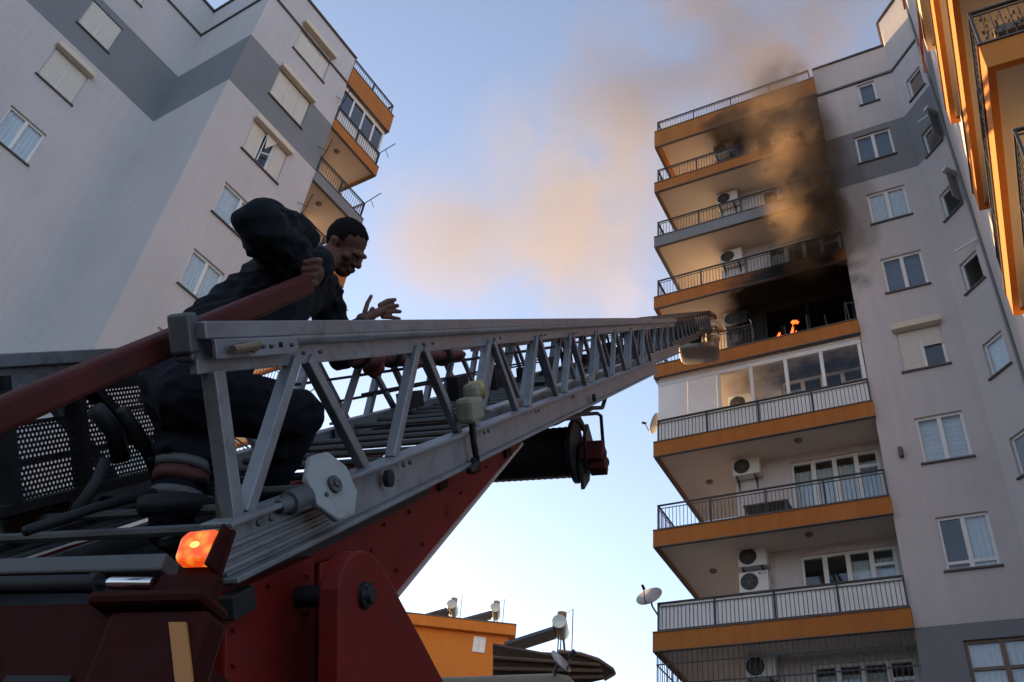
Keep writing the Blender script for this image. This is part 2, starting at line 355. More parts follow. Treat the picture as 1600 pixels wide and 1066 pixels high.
# ================================================================== RIGHT TOWER (on fire)
rt = thing('apartment_tower', 'grey and orange apartment tower on the right with its balcony burning', 'apartment building', (RB_O.x, RB_O.y, 0), RB_ROT)
WORLD_OFF[rt.name] = Vector((0, 0, GZ))                               # local z counts from slab level zero
bands = ((17.38, 19.93, 1), (GZ, 2.5, 1))
front, fd = (6.14, .15), (1, 0)
mw = (7.07-6.14)
WIN = [(7.52-6.14, 21.2, .58, 1.17)]+[(mw, FL*k-2.03, 1.14, 1.38) for k in (7, 6, 5, 4, 3, 2)]+[(7.1-6.14, .15, 1.5, 1.97)]
wall = MB()
panel(wall, front, fd, 2.60, GZ, 24.1, [(u, u+w, z, z+h) for u, z, w, h in WIN], bands=bands)
panel(wall, (6.14, 1.3), (0, -1), 1.15, GZ, 22.8, bands=())
doors = [(3.55-1.95, 5.93-1.95, FL*n+.06, FL*n+2.28) for n in (0, 1, 2, 3, 5, 6, 7)]
burn = (3.2-1.95, 6.0-1.95, FL*4+.05, FL*4+2.3)
panel(wall, (1.95, 1.3), (1, 0), 4.19, GZ, 23.2, doors+[burn])
panel(wall, (1.95, 9.0), (0, -1), 7.7, GZ, 23.2, bands=((17.38, 19.93, 1),))
cd_ = (math.sqrt(.5), -math.sqrt(.5)); ch = (8.74, .15)
CW = [(.45, FL*k-3.0, .70, 1.08) for k in (8, 7, 6, 5, 4, 3, 2, 1)]
panel(wall, ch, cd_, 1.42, GZ, 25.6, [(u, u+w, z, z+h) for u, z, w, h in CW], bands=bands)
ex, ey = 8.74+1.42*cd_[0], .15+1.42*cd_[1]
panel(wall, (ex, ey), (0, -1), 5.2, GZ, 25.6, bands=bands)
panel(wall, (8.74, 4.0), (0, -1), 3.85, 24.1, 25.6)                   # side of the raised roof block
wall.add([(8.74, .15, 25.6), (ex, ey, 25.6), (ex, ey-5.2, 25.6), (14, ey-5.2, 25.6), (14, 4, 25.6), (8.74, 4, 25.6)], [(0, 1, 2, 3, 4, 5)])
wall.add([(1.95, 1.3, 23.18), (6.14, 1.3, 23.18), (6.14, .15, 23.18), (8.74, .15, 23.18), (14, .15, 23.18), (14, 9, 23.18), (1.95, 9, 23.18)], [(0, 1, 2, 3, 4, 5, 6)])
wall.add([(1.95, 9, GZ), (14, 9, GZ), (14, 9, 23.2), (1.95, 9, 23.2)], [(0, 1, 2, 3)])
wall.add([(14, 9, GZ), (14, -5.7, GZ), (14, -5.7, 25.6), (14, 9, 25.6)], [(0, 1, 2, 3)])
wall.add([(ex, ey-5.2, GZ), (14, ey-5.2, GZ), (14, ey-5.2, 25.6), (ex, ey-5.2, 25.6)], [(0, 1, 2, 3)])
wall.box(6.0, 8.74, .37, .5, 23.2, 24.09)
wall.obj('wall', [M_wallS, M_bandS], rt)
mo = MB(); mo.beam((6.14, .12, 22.5), (8.76, .12, 22.5), .07, .09); mo.beam((8.74, .12, 22.5), (ex, ey-.03, 22.5), .07, .086); mo.obj('cornice_line', M_sill, rt)
MB().beam((6.14, .2, 24.12), (8.7, .2, 24.12), .25, .05).obj('coping', M_sill, rt)
mo = MB(); mo.beam((8.74, .17, 25.62), (ex, ey, 25.62), .2, .05); mo.beam((8.74, .15, 25.62), (8.74, 4, 25.62), .2, .046); mo.obj('coping', M_sill, rt)
looks = {7: ('darkblind', 'darkblind'), 6: ('curtain', 'curtain'), 5: ('darkblind', 'darkblind'), 4: ('open', 'dark'), 3: ('blind', 'blind'), 2: ('dark', 'curtain')}
window(rt, front, fd, *WIN[0][:2], WIN[0][2], WIN[0][3], 0, ('darkblind',))
for (u, z, w, h), k in zip(WIN[1:7], (7, 6, 5, 4, 3, 2)):
    window(rt, front, fd, u, z, w, h, 1, looks[k], box=(k == 4), shut=(1.0, .45) if k == 4 else None, trans=.2 if k == 2 else None)
window(rt, front, fd, *WIN[7][:2], WIN[7][2], WIN[7][3], 1, ('curtain', 'curtain'), fmat=M_brown, trans=1.35)
for i, (u, z, w, h) in enumerate(CW):
    f = window(rt, ch, cd_, u, z, w, h, 0, ('dark',) if i in (0, 1, 2, 3, 5) else ('curtain',))
# open shutter leaves standing out beside two slanted windows, thin rods above, drain pipe on the corner
def chp(u, k, z): return (ch[0]+cd_[0]*u-.7071*k, ch[1]+cd_[1]*u-.7071*k, z)
for k in (7, 6):
    z = FL*k-1.9
    MB().prism([chp(1.2, .01, z-1.1), chp(1.23, .01, z-1.1), chp(1.33, .42, z-1.1), chp(1.30, .42, z-1.1)], (0, 0, 1.12)).obj('open_shutter', mat('grey shutter leaf', (.24, .23, .22), .7), rt)
    MB().prism([chp(1.1, .01, z+.04), chp(1.36, .01, z+.04), chp(1.42, .46, z+.04), chp(1.22, .46, z+.04)], (0, 0, .07)).obj('shutter_hood', M_white, rt)
for k in (7, 5): MB().beam(chp(.75, .32, FL*k-1.78), chp(1.38, .04, FL*k-1.72), .04, .05).obj('rod', M_white, rt)
MB().tube([(ex-.04, ey-.16, GZ), (ex-.04, ey-.16, 25.3)], .045, 10).obj('drain_pipe', mat('grey pipe', (.20, .20, .20), .6), rt)
vp = MB(); vp.box(6.55, 6.66, .02, .149, 6.95, 7.2); vp.box(6.57, 6.64, -.03, .02, 6.9, 7.08); vp.obj('wall_vent', M_sill, rt)
# balconies
BL, BD, SW, SD = 6.17, 1.3, 1.95, 4.2
for k in range(0, 9):
    z = FL*k; grey = (k == 6); roof = (k == 8)
    cm = M_bandS if grey else M_orS
    pts = [(0, 0), (BL, 0), (BL, 1.298), (1.952, 1.298), (1.952, SD), (0, SD)]
    s = slab(rt, k, pts, [((-.05, 0), (BL, 0), (0, -1)), ((0, SD), (0, .07), (-1, 0))], cm, z if not roof else 23.38, .47 if not roof else .92, soot=True)
    if roof:
        railing(rt, [(6.0, .06), (.05, .06), (.05, SD-.05)], 23.4, .68, soot=True)
        continue
    if k == 0: continue
    if k == 4: railing(rt, [(3.1, .06), (.06, .06), (.06, SD-.05)], z+.03, .8, soot=True)
    else:
        sh = None
        if k in (1, 3): sh = [((.1, .10), (6.1, .10)), ((.10, .1), (.10, SD-.1))]
        railing(rt, [(6.12, .06), (.06, .06), (.06, SD-.05)], z+.03, .8, soot=True, sheet=sh)
    if k not in (0, 4): lamp_on_ceiling(rt, 4.0, .55, z+FL-.402) if k < 7 else None
    if k in (1, 2): lamp_on_ceiling(rt, 1.0, 1.9, z+FL-.402)
# a warped stump of railing left in front of the burnt room
st = MB()
for x, h_ in ((4.1, .45), (4.75, .62), (5.3, .5), (5.85, .8), (5.95, .78)): st.beam((x, .06, 11.63), (x+random.uniform(-.06, .06), .06+random.uniform(-.05, .03), 11.63+h_), .03, .03, up=(1, 0, 0))
st.beam((5.85, .06, 12.4), (6.12, .08, 12.36), .04, .03); st.obj('burnt_railing_stump', M_ironS, rt)
# grille on the lowest balcony
g = MB()
for i in range(int(BL/.13)): g.beam((.05+i*.13, .03, 0), (.05+i*.13, .03, FL-.48), .016, .016, up=(1, 0, 0))
for i in range(int(SD/.13)): g.beam((.03, .05+i*.13, 0), (.03, .05+i*.13, FL-.48), .016, .016, up=(0, 1, 0))
for zz in (.8, 1.6, 2.1): g.beam((.03, .03, zz), (BL, .03, zz), .02, .03); g.beam((.03, .03, zz), (.03, SD, zz), .02, .03)
tag(g.obj('security_grille', M_iron, rt), kind='stuff')
# balcony doors
for n in (0, 1, 2, 3, 5, 6, 7):
    f = frame_mesh(2.38, 2.22, [.62, 1.2, 1.78], .08, .07).obj('balcony_door', M_white if n < 4 else M_whiteS, rt, off=(0, 0, 0)); f.location = (3.55, 1.36, FL*n+.06-GZ)
    ed = [0, .62, 1.2, 1.78, 2.38]
    tr = MB(); tr.box(1.83, 2.32, -.002, .068, 1.72, 1.8); tr.box(1.83, 2.32, -.002, .068, .6, .66); tr.obj('door_rail', M_white, f, off=(0, 0, 0))
    for i in range(4):
        a, b = ed[i]+.06, ed[i+1]-.06
        inst(cached(('dp', i), lambda: MB().box(0, b-a, 0, .012, 0, 2.08).mesh('pane', M_glass)), 'pane', f, (a, .03, .07))
        if (n, i) in ((1, 2), (1, 3), (2, 0), (2, 1), (2, 2), (2, 3), (0, 0), (0, 1), (0, 2), (3, 0), (6, 1), (5, 0)):
            inst(cached(('dc', i), lambda: curtain_mesh(b-a+.08, 1.95).mesh('curtain', M_curt)), 'curtain', f, (a-.04, .2, .06))
# burnt room: charred frame and interior
br = MB(); 
for x in (3.25, 4.6, 5.95): br.beam((x, 1.36, 11.65), (x, 1.38, 13.95), .08, .07, up=(1, 0, 0))
br.beam((3.2, 1.36, 13.9), (6.0, 1.36, 13.9), .08, .07); br.beam((3.9, 1.4, 11.65), (3.75, 1.3, 13.2), .05, .05); br.obj('charred_frame', M_ironS, rt)
crm = MB(); a_ = (2.4, 6.35, 1.53, 4.3, 11.55, 14.05)
crm.add([(x, y, z) for z in a_[4:] for y in a_[2:4] for x in a_[:2]], [(0, 2, 3, 1), (4, 5, 7, 6), (2, 6, 7, 3), (0, 4, 6, 2), (1, 3, 7, 5)])
crm.obj('charred_room_wall', mat('char', (.012, .011, .01), .95), rt)
# enclosed balcony between slabs three and four: posts, header, screens, panes
gl = MB(); gl.box(.03, 6.12, .12, .22, 10.86, 11.125); gl.box(.03, 6.12, .09, .24, 11.02, 11.06)
gl.obj('glazing_header', M_white, rt)
xs = [1.95, 2.95, 3.97, 4.99, 6.06]
pm = MB().box(-.05, .05, -.03, .05, 0, 2.13).mesh('glazing_post', M_white)
for x in xs: inst(pm, 'glazing_post', rt, (x, .16, 8.73))
for a, b in zip(xs, xs[1:]):
    MB().box(a+.052, b-.052, .165, .175, 8.75, 10.855).obj('pane', M_glass2, rt)
for x0, x1 in ((.04, .97), (.99, 1.89)): MB().box(x0, x1, .13, .155, 8.75, 10.857).obj('roller_screen', M_screen, rt)
MB().box(.12, .13, .16, SD-.1, 8.75, 11.1).obj('pane', M_glass2, rt)
cb = MB(); cb.box(3.45, 4.2, .75, 1.25, 8.72, 10.0); cb.box(3.47, 3.82, .74, .75, 8.8, 9.95); cb.box(3.84, 4.18, .74, .75, 8.8, 9.95); tag(cb.obj('cabinet', M_brown, None), 'brown cabinet behind the panes of the enclosed balcony', 'cabinet')
bpy.data.objects['cabinet'].matrix_world = Matrix.Translation(RB_O) @ Matrix.Rotation(RB_ROT, 4, 'Z')
ORDN = ['lowest', 'second', 'third', 'fourth', 'fifth', 'sixth', 'seventh', 'eighth', 'top']
# air conditioners
def make_ac():
    r = thing('air_conditioner', 'x', 'air conditioner', (0, 0, 0), 0, 'air conditioners on the burning tower')
    MB().box(0, .78, 0, .30, 0, .56).obj('casing', M_whiteS, r, bevel=.015)
    g_ = MB(); g_.lathe((.28, -.004, .28), (0, -1, 0), [(.235, -.003), (.235, .012), (.215, .014), (.205, .002), (.001, .002)], 28); g_.obj('fan_opening', M_dark, r, smooth='auto')
    q = MB()
    for rr in (.05, .09, .13, .17, .2):
        q.tube([(.28+rr*cos(a*math.pi/12), -.014, .28+rr*sin(a*math.pi/12)) for a in range(25)], .004, 4)
    for a in range(6): q.beam((.28, -.015, .28), (.28+.21*cos(a*1.047), -.015, .28+.21*sin(a*1.047)), .006, .006, up=(0, 1, 0))
    q.obj('fan_grille', mat('grille grey', (.2, .2, .2), .5), r)
    b = MB(); 
    for x in (.1, .62): b.beam((x, .0, -.03), (x, .34, -.03), .03, .04); b.beam((x, .33, -.03), (x, .33, -.32), .03, .03, up=(0, 1, 0)); b.beam((x, .05, -.04), (x, .33, -.28), .02, .02)
    b.obj('bracket', M_iron, r)
    MB().tube([(.78, .15, .2), (.84, .16, .15), (.86, .25, -.1), (.85, .31, -.5)], .018, 6).obj('pipe', mat('pipe wrap', (.55, .53, .5), .8), r)
    return r
ac0 = make_ac(); first = True
for n, dz, lab in ((0, 1.95, 'air conditioner behind the grille of the lowest balcony'), (1, 2.02, 'upper of the two stacked air conditioners with the white fan grille'), (1, 1.3, 'lower of the two stacked air conditioners, the one with lettering'),
               (2, 1.95, 'air conditioner above the balcony with the dark table'), (3, 1.3, 'air conditioner behind the panes of the enclosed balcony'), (4, 1.8, 'half blackened air conditioner beside the burnt room'),
               (5, 1.75, 'smoke veiled air conditioner on the balcony above the burnt room'), (6, 1.85, 'air conditioner above the balcony with the grey fascia'), (7, 1.8, 'sooty air conditioner on the topmost balcony under the roof')):
    o = ac0 if first else copy_tree(ac0); first = False
    o['label'] = lab
    p = rloc(1.98, .965, FL*n+dz); o.location = p; o.rotation_euler = (0, 0, RB_ROT)
    if 'lettering' in lab: acl = o
def text(body, size, name, parent, loc, rot, mt, ext=.002):
    c = bpy.data.curves.new(name, 'FONT'); c.body = body; c.size = size; c.extrude = ext
    o = bpy.data.objects.new(name, c); COL.objects.link(o); bpy.context.view_layer.update()
    me = bpy.data.meshes.new_from_object(o.evaluated_get(bpy.context.evaluated_depsgraph_get())); bpy.data.objects.remove(o)
    me.materials.clear(); me.materials.append(mt)
    q = bpy.data.objects.new(name, me); COL.objects.link(q); q.parent = parent; q.location = loc; q.rotation_euler = rot; return q
text('LG', .11, 'lettering', acl, (.60, -.004, .44), (rad(90), 0, 0), mat('letter red', (.25, .05, .07), .6))
MB().lathe((.565, -.003, .48), (0, -1, 0), [(.028, -.001), (.028, .003), (.001, .003)], 16).obj('emblem', MATS['letter red'], acl)
# dark table on the second balcony
tb = thing('balcony_table', 'dark table standing behind the open railing above the stacked air conditioners', 'table', rloc(3.0, .62, FL*2), RB_ROT)
MB().box(-.6, .6, -.33, .33, .52, .56).obj('tabletop', M_sill, tb)
lm = MB().box(-.025, .025, -.025, .025, 0, .52).mesh('leg', M_sill)
for x in (-.55, .55):
    for y in (-.28, .28): inst(lm, 'leg', tb, (x, y, .0))
# satellite dishes
def dish(loc, aim, r, label, foot):
    t = thing('satellite_dish', label, 'satellite dish', foot, 0, 'satellite dishes', world=True)
    loc, aim = Vector(loc), Vector(aim).normalized(); d = MB()
    prof = [(r*i/8, .22*r*(i/8)**2) for i in range(1, 9)]
    inner = [(rr, hh) for rr, hh in prof]
    d.lathe(loc, aim, [(.002, 0)]+inner+[(r*1.02, .22*r+.004)]+[(rr, hh-.02) for rr, hh in reversed(inner)]+[(.002, -.02)], 28)
    d.obj('reflector', mat('dish grey', (.42, .41, .40), .5), t, smooth=True)
    dn = aim.cross(aim.cross(Vector((0, 0, 1)))).normalized()
    if dn.z > 0: dn = -dn
    lnb = loc+aim*r*1.05+dn*r*.25
    MB().tube([loc+dn*r*.98+aim*.2*r, loc+dn*r*.75+aim*r*.6, lnb], .014, 6).obj('arm', M_iron, t)
    MB().cyl(lnb-aim*.03, lnb+aim*.10, .04, 10).obj('receiver', M_dark, t)
    MB().tube([loc-aim*.03, loc-aim*.14+Vector((0, 0, -.1)), Vector(foot)], .025, 8).obj('mast', M_iron, t)
aimS = (-.50, -.62, .50)
dish(rloc(-.18, .1, FL+1.02), aimS, .36, 'grey satellite dish fixed to the corner of the white sheeted lowest railing', rloc(.06, .06, FL+.5))
dish(rloc(-.1, .35, FL*3+.95), (-.8, .3, .35), .33, 'satellite dish seen edge on beside the enclosed balcony', rloc(.06, .3, FL*3+.5))
# ================================================================== LEFT TOWER
lt = thing('apartment_tower', 'grey apartment tower on the left with a darker stepped band and beige shutters', 'apartment building', (LB_O.x, LB_O.y, 0), LB_ROT)
WORLD_OFF[lt.name] = Vector((0, 0, GZ))
NL = 3.605
wl = MB(); bands2 = ((17.38, 19.93, 1), (GZ, 2.5, 1))
CWn = [(1.58, 21.3, 1.62, 1.48), (1.45, 18.42, 1.6, 1.44), (1.36, 15.45, 1.6, 1.44), (1.32, 12.5, 1.55, 1.35), (1.28, 9.58, 1.2, 1.38), (1.28, 6.65, 1.2, 1.38), (1.28, 3.75, 1.2, 1.38)]
panel(wl, (0, 0), (1, 0), 4.2, GZ, 24.1, [(u, u+w, z, z+h) for u, z, w, h in CWn], bands=bands2)
panel(wl, (0, NL), (0, -1), NL, GZ, 24.1, bands=bands2)
AX = 14
AW = [(AX-3.56, 18.27, 1.22, 1.36), (AX-3.63, 15.4, 1.24, 1.4), (AX-3.68, 12.47, 1.2, 1.35), (AX-3.5, 21.15, 1.22, 1.37)]
AW += [(AX-7.6, z, w, h) for (u, z, w, h) in AW]
panel(wl, (-AX, NL), (1, 0), AX, GZ, 24.1, [(u, u+w, z, z+h) for u, z, w, h in AW], bands=bands2)
panel(wl, (4.2, 0), (0, 1), 1.3, GZ, 23.0)
panel(wl, (4.2, 1.3), (1, 0), 1.1, GZ, 23.0)
panel(wl, (5.3, 1.3), (0, 1), 8, GZ, 23.2, bands=((17.38, 19.93, 1),))
wl.add([(-AX, NL, 23.2), (0, NL, 23.2), (0, 0, 23.2), (4.2, 0, 23.2), (4.2, 1.3, 23.2), (5.3, 1.3, 23.2), (5.3, 9.3, 23.2), (-AX, 9.3, 23.2)], [tuple(range(8))])
wl.add([(-AX, 9.3, GZ), (5.3, 9.3, GZ), (5.3, 9.3, 23.2), (-AX, 9.3, 23.2)], [(0, 1, 2, 3)])
wl.add([(-AX, 9.3, GZ), (-AX, NL, GZ), (-AX, NL, 24.1), (-AX, 9.3, 24.1)], [(0, 1, 2, 3)])
# parapet thickness
for a, b in (((-AX, NL), (0, NL)), ((0, NL), (0, 0)), ((0, 0), (4.2, 0))):
    d = (Vector(b)-Vector(a)).normalized(); n = Vector((-d.y, d.x))*.2
    wl.add([(a[0]+n.x, a[1]+n.y, 23.2), (b[0]+n.x, b[1]+n.y, 23.2), (b[0]+n.x, b[1]+n.y, 24.1), (a[0]+n.x, a[1]+n.y, 24.1), (a[0], a[1], 24.1), (b[0], b[1], 24.1)], [(0, 1, 2, 3), (3, 2, 5, 4)])
wl.obj('wall', [M_wall, M_band], lt)
for zz, w_ in ((22.5, .07), (24.12, .1)):
    mo = MB()
    mo.beam((-AX, NL-.03, zz), (-.03, NL-.03, zz), w_, .07); mo.beam((-.03, NL, zz), (-.03, -.03, zz), w_, .07); mo.beam((-.03, -.03, zz), (4.2, -.03, zz), w_, .07)
    mo.obj('cornice_line' if zz < 23 else 'coping', M_sill, lt)
for i, (u, z, w, h) in enumerate(CWn):
    window(lt, (0, 0), (1, 0), u, z, w, h, 2 if i < 3 else 1, ('open', 'dark', 'open') if i < 3 else ('curtain', 'curtain'), box=i < 3, shut=((1, 1, 1), (1, 1, 1), (1, .0, 1), None, None, None, None)[i])
# the broken, slipped shutter of the open window
sb = MB(); sb.prism([(2.0, -.03, 16.86), (2.42, -.03, 16.86), (2.08, -.03, 16.2)], (0, .014, 0)); sb.prism([(2.0, -.025, 15.6), (2.0, -.025, 16.86), (1.98, -.025, 16.86), (1.95, -.025, 15.5)], (0, .014, 0)); sb.beam((1.96, -.04, 15.9), (2.42, -.06, 16.2), .02, .05)
sb.obj('slipped_shutter', M_beige, lt)
for i, (u, z, w, h) in enumerate(AW):
    window(lt, (-AX, NL), (1, 0), u, z, w, h, 1, ('curtain', 'curtain'), box=(i % 4) in (1,), shut=((1, 1), (1, 1), None, (1, 1))[i % 4])
LX0, LX1 = 4.2, 6.75
for k in range(1, 9):
    z = FL*k; roof = k == 8
    cm = M_band if k == 6 else M_or
    pts = [(LX0+.002, 0), (LX1, 0), (LX1, 4.0), (5.302, 4.0), (5.302, 1.298), (LX0+.002, 1.298)]
    slab(lt, k, pts, [((LX0+.01, 0), (LX1+.05, 0), (0, -1)), ((LX1, .07), (LX1, 4.0), (1, 0))], cm, z if not roof else 23.5, .47 if not roof else 1.0)
    if roof: railing(lt, [(LX0+.05, .06), (LX1-.06, .06), (LX1-.06, 3.9)], 23.5, .66); continue
    r_ = railing(lt, [(LX0+.05, .06), (LX1-.06, .06), (LX1-.06, 3.9)], z+.03, .82, sheet=[((LX0+.1, .1), (LX1-.1, .1))] if k == 7 else None)
    for q, sx in (((LX1-.04, .03), 1), ((LX0+.08, .03), -1)):
        a = MB()
        e = (q[0]+.32*sx*.6, q[1]-.5, z+1.35)
        a.tube([(q[0], q[1], z+.1), (q[0], q[1]-.02, z+.85), (q[0]+.05*sx, q[1]-.2, z+1.0), e], .018, 6)
        a.tube([(q[0]+.05*sx, q[1]-.2, z+1.0), (q[0]+.38*sx, q[1]-.1, z+.95)], .014, 6)
        a.obj('clothes_line_arm', M_iron, lt)
    lamp_on_ceiling(lt, 5.2, .6, z+FL-.402)
    if k in (6, 5):
        pl = MB(); pl.box(LX0+.12, LX0+1.5, .13, .27, z+.22, z+.38)
        for i in range(30): pl.ell((LX0+.15+random.random()*1.3, .2, z+.36+random.random()*.10), Vector((.07, 0, 0)), Vector((0, .06, 0)), Vector((0, 0, .05)), 6, 5)
        po = tag(pl.obj('potted_flowers', mat('cream blossom', (.62, .52, .40), .8, var=.3, scale=9), None), 'cream flowers behind the railing of the %s' % ('grey edged balcony' if k == 6 else 'balcony below the grey edged one'), 'flowers')
        po.matrix_world = Matrix.Translation(LB_O) @ Matrix.Rotation(LB_ROT, 4, 'Z')
# enclosed balcony on floor seven
gx = [LX0+.06, LX0+.68, LX0+1.3, LX0+1.92, LX1-.07]
pm2 = MB().box(-.04, .04, -.03, .04, 0, 2.0).mesh('glazing_post', M_white)
for x in gx: inst(pm2, 'glazing_post', lt, (x, .14, 20.35))
inst(pm2, 'glazing_post', lt, (LX1-.1, 1.4, 20.35))
M_blue = glass_mat('tinted glass', (.10, .16, .24), 1.9)
for a, b in zip(gx, gx[1:]): MB().box(a+.042, b-.042, .14, .15, 20.4, 22.3).obj('pane', M_blue, lt)
MB().box(LX1-.11, LX1-.10, .19, 3.8, 20.4, 22.3).obj('pane', M_blue, lt)
hd = MB(); hd.box(LX0+.02, LX1-.04, .10, .2, 22.3, 22.49); hd.box(LX1-.14, LX1-.05, .2, 3.9, 22.3, 22.49); hd.obj('glazing_header', M_white, lt)
# ================================================================== ORANGE TOWER overhead on the right
Q = 1.8
def obthing(name, label, cat, base, group=None):                    # a thing written in the frame of the orange tower
    t = thing(name, label, cat, Matrix.Rotation(OB_ROT, 3, 'Z') @ Vector(base), OB_ROT, group); WORLD_OFF[t.name] = Vector(base); return t
ob = obthing('apartment_tower', 'orange and beige apartment block overhead at the right edge', 'apartment building', (3, 9.75, 0))
Q = 1.8; Y0, Y1 = 9.75, 15.7; XR = 9.0
M_or2 = mat('bright orange paint', (0.56, 0.17, 0.016), .8, var=.1, scale=1.2, streak=.12, bump=.2, bscale=30)
M_bei = mat('beige soffit plaster', (0.54, 0.47, 0.39), .9, var=.08, scale=1.2, bump=.2, bscale=30)
ow = MB()
ow.box(Q+1.25, XR, Y0+1.2, Y1-.15, 0, 33)
ow.obj('wall', M_bei, ob)
tops = [13.02+1.7+2.97*i for i in range(-3, 6)]
for i, zt in enumerate(tops):
    s = MB().box(Q+.04, XR, Y0+.04, Y1-.04, zt-.5, zt-.02).obj('balcony_slab', M_bei, ob)
    f = MB(); f.box(Q, Q+.115, Y0, Y1, zt-.57, zt); f.box(Q+.115, XR, Y0, Y0+.115, zt-.57, zt-.001); f.box(Q+.115, XR, Y1-.115, Y1, zt-.57, zt-.001)
    f.obj('fascia', M_or2 if i < 6 else mat('beige fascia', (.55, .42, .28), .8), s)
    p = MB(); p.box(Q-.03, XR, Y0-.03, Y1+.03, zt+.001, zt+.03); p.obj('edge_strip', M_sill, s)
    railing(ob, [(XR, Y0+.06), (Q+.05, Y0+.06)]+([(Q+.05, Y1-.06)] if i <= 3 else []), zt+.03, .92, gap=.13)
# window planters with flowers hanging on the near railing
for zt, lab in ((tops[3], 'dark leafy planters with red flowers on the black railing at upper right'), (tops[2], 'leafy planter on the lower railing at the right edge')):
    pl = obthing('flower_planter', lab, 'planter', (Q+1.3, Y0+.2, zt+.35))
    b_ = MB(); b_.box(Q+.3, Q+1.1, Y0+.12, Y0+.3, zt+.35, zt+.52); b_.box(Q+1.5, Q+2.4, Y0+.12, Y0+.3, zt+.35, zt+.52); b_.obj('trough', M_brown, pl)
    lf = MB(); fl = MB()
    for i in range(320):
        x = random.choice((random.uniform(.15, 1.2), random.uniform(1.35, 2.5))); c = Vector((Q+x, Y0+.2+random.gauss(0, .09), zt+.5+random.gauss(0, .13)))
        e = Vector((random.gauss(0, 1), random.gauss(0, 1), random.gauss(0, 1))).normalized()*.05; g2 = e.orthogonal().normalized()*.03
        (fl if random.random() < .12 else lf).add([c-e, c+g2, c+e, c-g2], [(0, 1, 2, 3)])
    lf.obj('leaves', mat('dark leaves', (.03, .04, .025), .7, var=.4, scale=9), pl); fl.obj('blossoms', mat('red blossom', (.35, .02, .03), .7), pl)
for j, (ya, yb, zt, lab) in enumerate(((14.8, 15.6, tops[6], 'dark red awning cloth hanging near the corner of the orange block, lower one'), (14.9, 15.65, tops[7], 'dark red awning cloth high at the top edge of the photo'))):
    aw = obthing('awning', lab, 'awning', (Q, ya, zt-1.5), 'red awnings on the orange block')
    c_ = MB(); n = 14; v = []
    for i in range(n+1):
        y = ya+(yb-ya)*i/n; w_ = .03*sin(i*1.9)
        v += [(Q-.05, y, zt-.1), (Q-.22+w_, y, zt-1.5)]
    c_.add(v, [(2*i, 2*i+2, 2*i+3, 2*i+1) for i in range(n)]); o = c_.obj('cloth', mat('dark red cloth', (.26, .02, .03), .9), aw)
    o.modifiers.new('thick', 'SOLIDIFY').thickness = .012
    MB().tube([(Q-.22, ya, zt-1.5), (Q-.22, yb, zt-1.5)], .02, 6).obj('bar', M_iron, aw)
# ================================================================== background low buildings
hb = thing('apartment_block', 'low orange building in the distance with water heaters on its roof', 'building', (-.7, 44.9, 0), rad(-3))
M_or3 = mat('far orange paint', (0.62, 0.20, 0.028), .9, var=.1, scale=.6, streak=.12)
h_ = MB(); h_.box(-2.75, 2.45, 0, 7, 0, 19.1); h_.box(-34, -2.75, 1.0, 9, 0, 15.6); h_.obj('wall', M_or3, hb)  # long left wing is unseen, added to keep low sun off the lower balconies
hr = MB(); hr.box(-3.0, 2.75, -.32, 7.3, 19.1, 19.62); hr.obj('roof_slab', M_or3, hb)
hr2 = MB(); hr2.box(-3.03, 2.78, -.35, 7.33, 19.622, 19.68); hr2.obj('roof_edge', M_sill, hb)
hw = frame_mesh(.62, .78, [.31], .06, .05).obj('window', M_white, hb, off=(0, 0, 0)); hw.location = (.72, -.06, 18.15)
MB().box(.04, .58, .03, .04, .04, .74).obj('pane', M_curt, hw, off=(0, 0, 0))
def heater(loc, rz, label, tall=0):
    t = thing('solar_water_heater', label, 'water heater', loc, rz, 'solar water heaters on the roofs')
    p = MB(); p.obox((-.95, 0, .62), Vector((.85, 0, .33)), Vector((0, .45, 0)), Vector((-.02, 0, .05))); p.obj('solar_panel', mat('panel glass', (.05, .05, .06), .25), t)
    MB().lathe((.1, -.6, 1.15), (0, 1, 0), [(.02, 0), (.25, .03), (.27, .1), (.27, 1.1), (.25, 1.17), (.02, 1.2)], 18).obj('tank', mat('tank metal', (.55, .5, .42), .35, .6), t, smooth='auto')
    f = MB()
    for y in (-.4, .4): f.beam((.1, y, 0), (.1, y, .95), .04, .04, up=(1, 0, 0)); f.beam((.35, y, 0), (.2, y, .95), .04, .04, up=(1, 0, 0)); f.beam((-1.75, y, 0), (-1.75, y, .3), .04, .04, up=(1, 0, 0)); f.beam((-1.75, y, .05), (.35, y, .05), .04, .04)
    f.obj('stand', M_iron, t)
    b = MB(); b.lathe((.12, 0, 1.42), (0, 0, 1), [(.16, -.05), (.17, 0), (.17, .28), (.02, .34)], 14); b.tube([(.12, .0, 1.6), (.5, .1, 1.9), (.55, .1, .2)], .02, 5); b.obj('expansion_tank', mat('rusty drum', (.35, .22, .12), .7, var=.4, scale=6), t, smooth='auto')
hc = Matrix.Translation(hb.location) @ Matrix.Rotation(rad(-3), 4, 'Z')
heater(hc @ Vector((-.75, 1.4, 19.68)), rad(-8), 'left solar water heater on the roof of the low orange building')
heater(hc @ Vector((1.5, 1.2, 19.68)), rad(-5), 'right solar water heater on the roof of the low orange building')
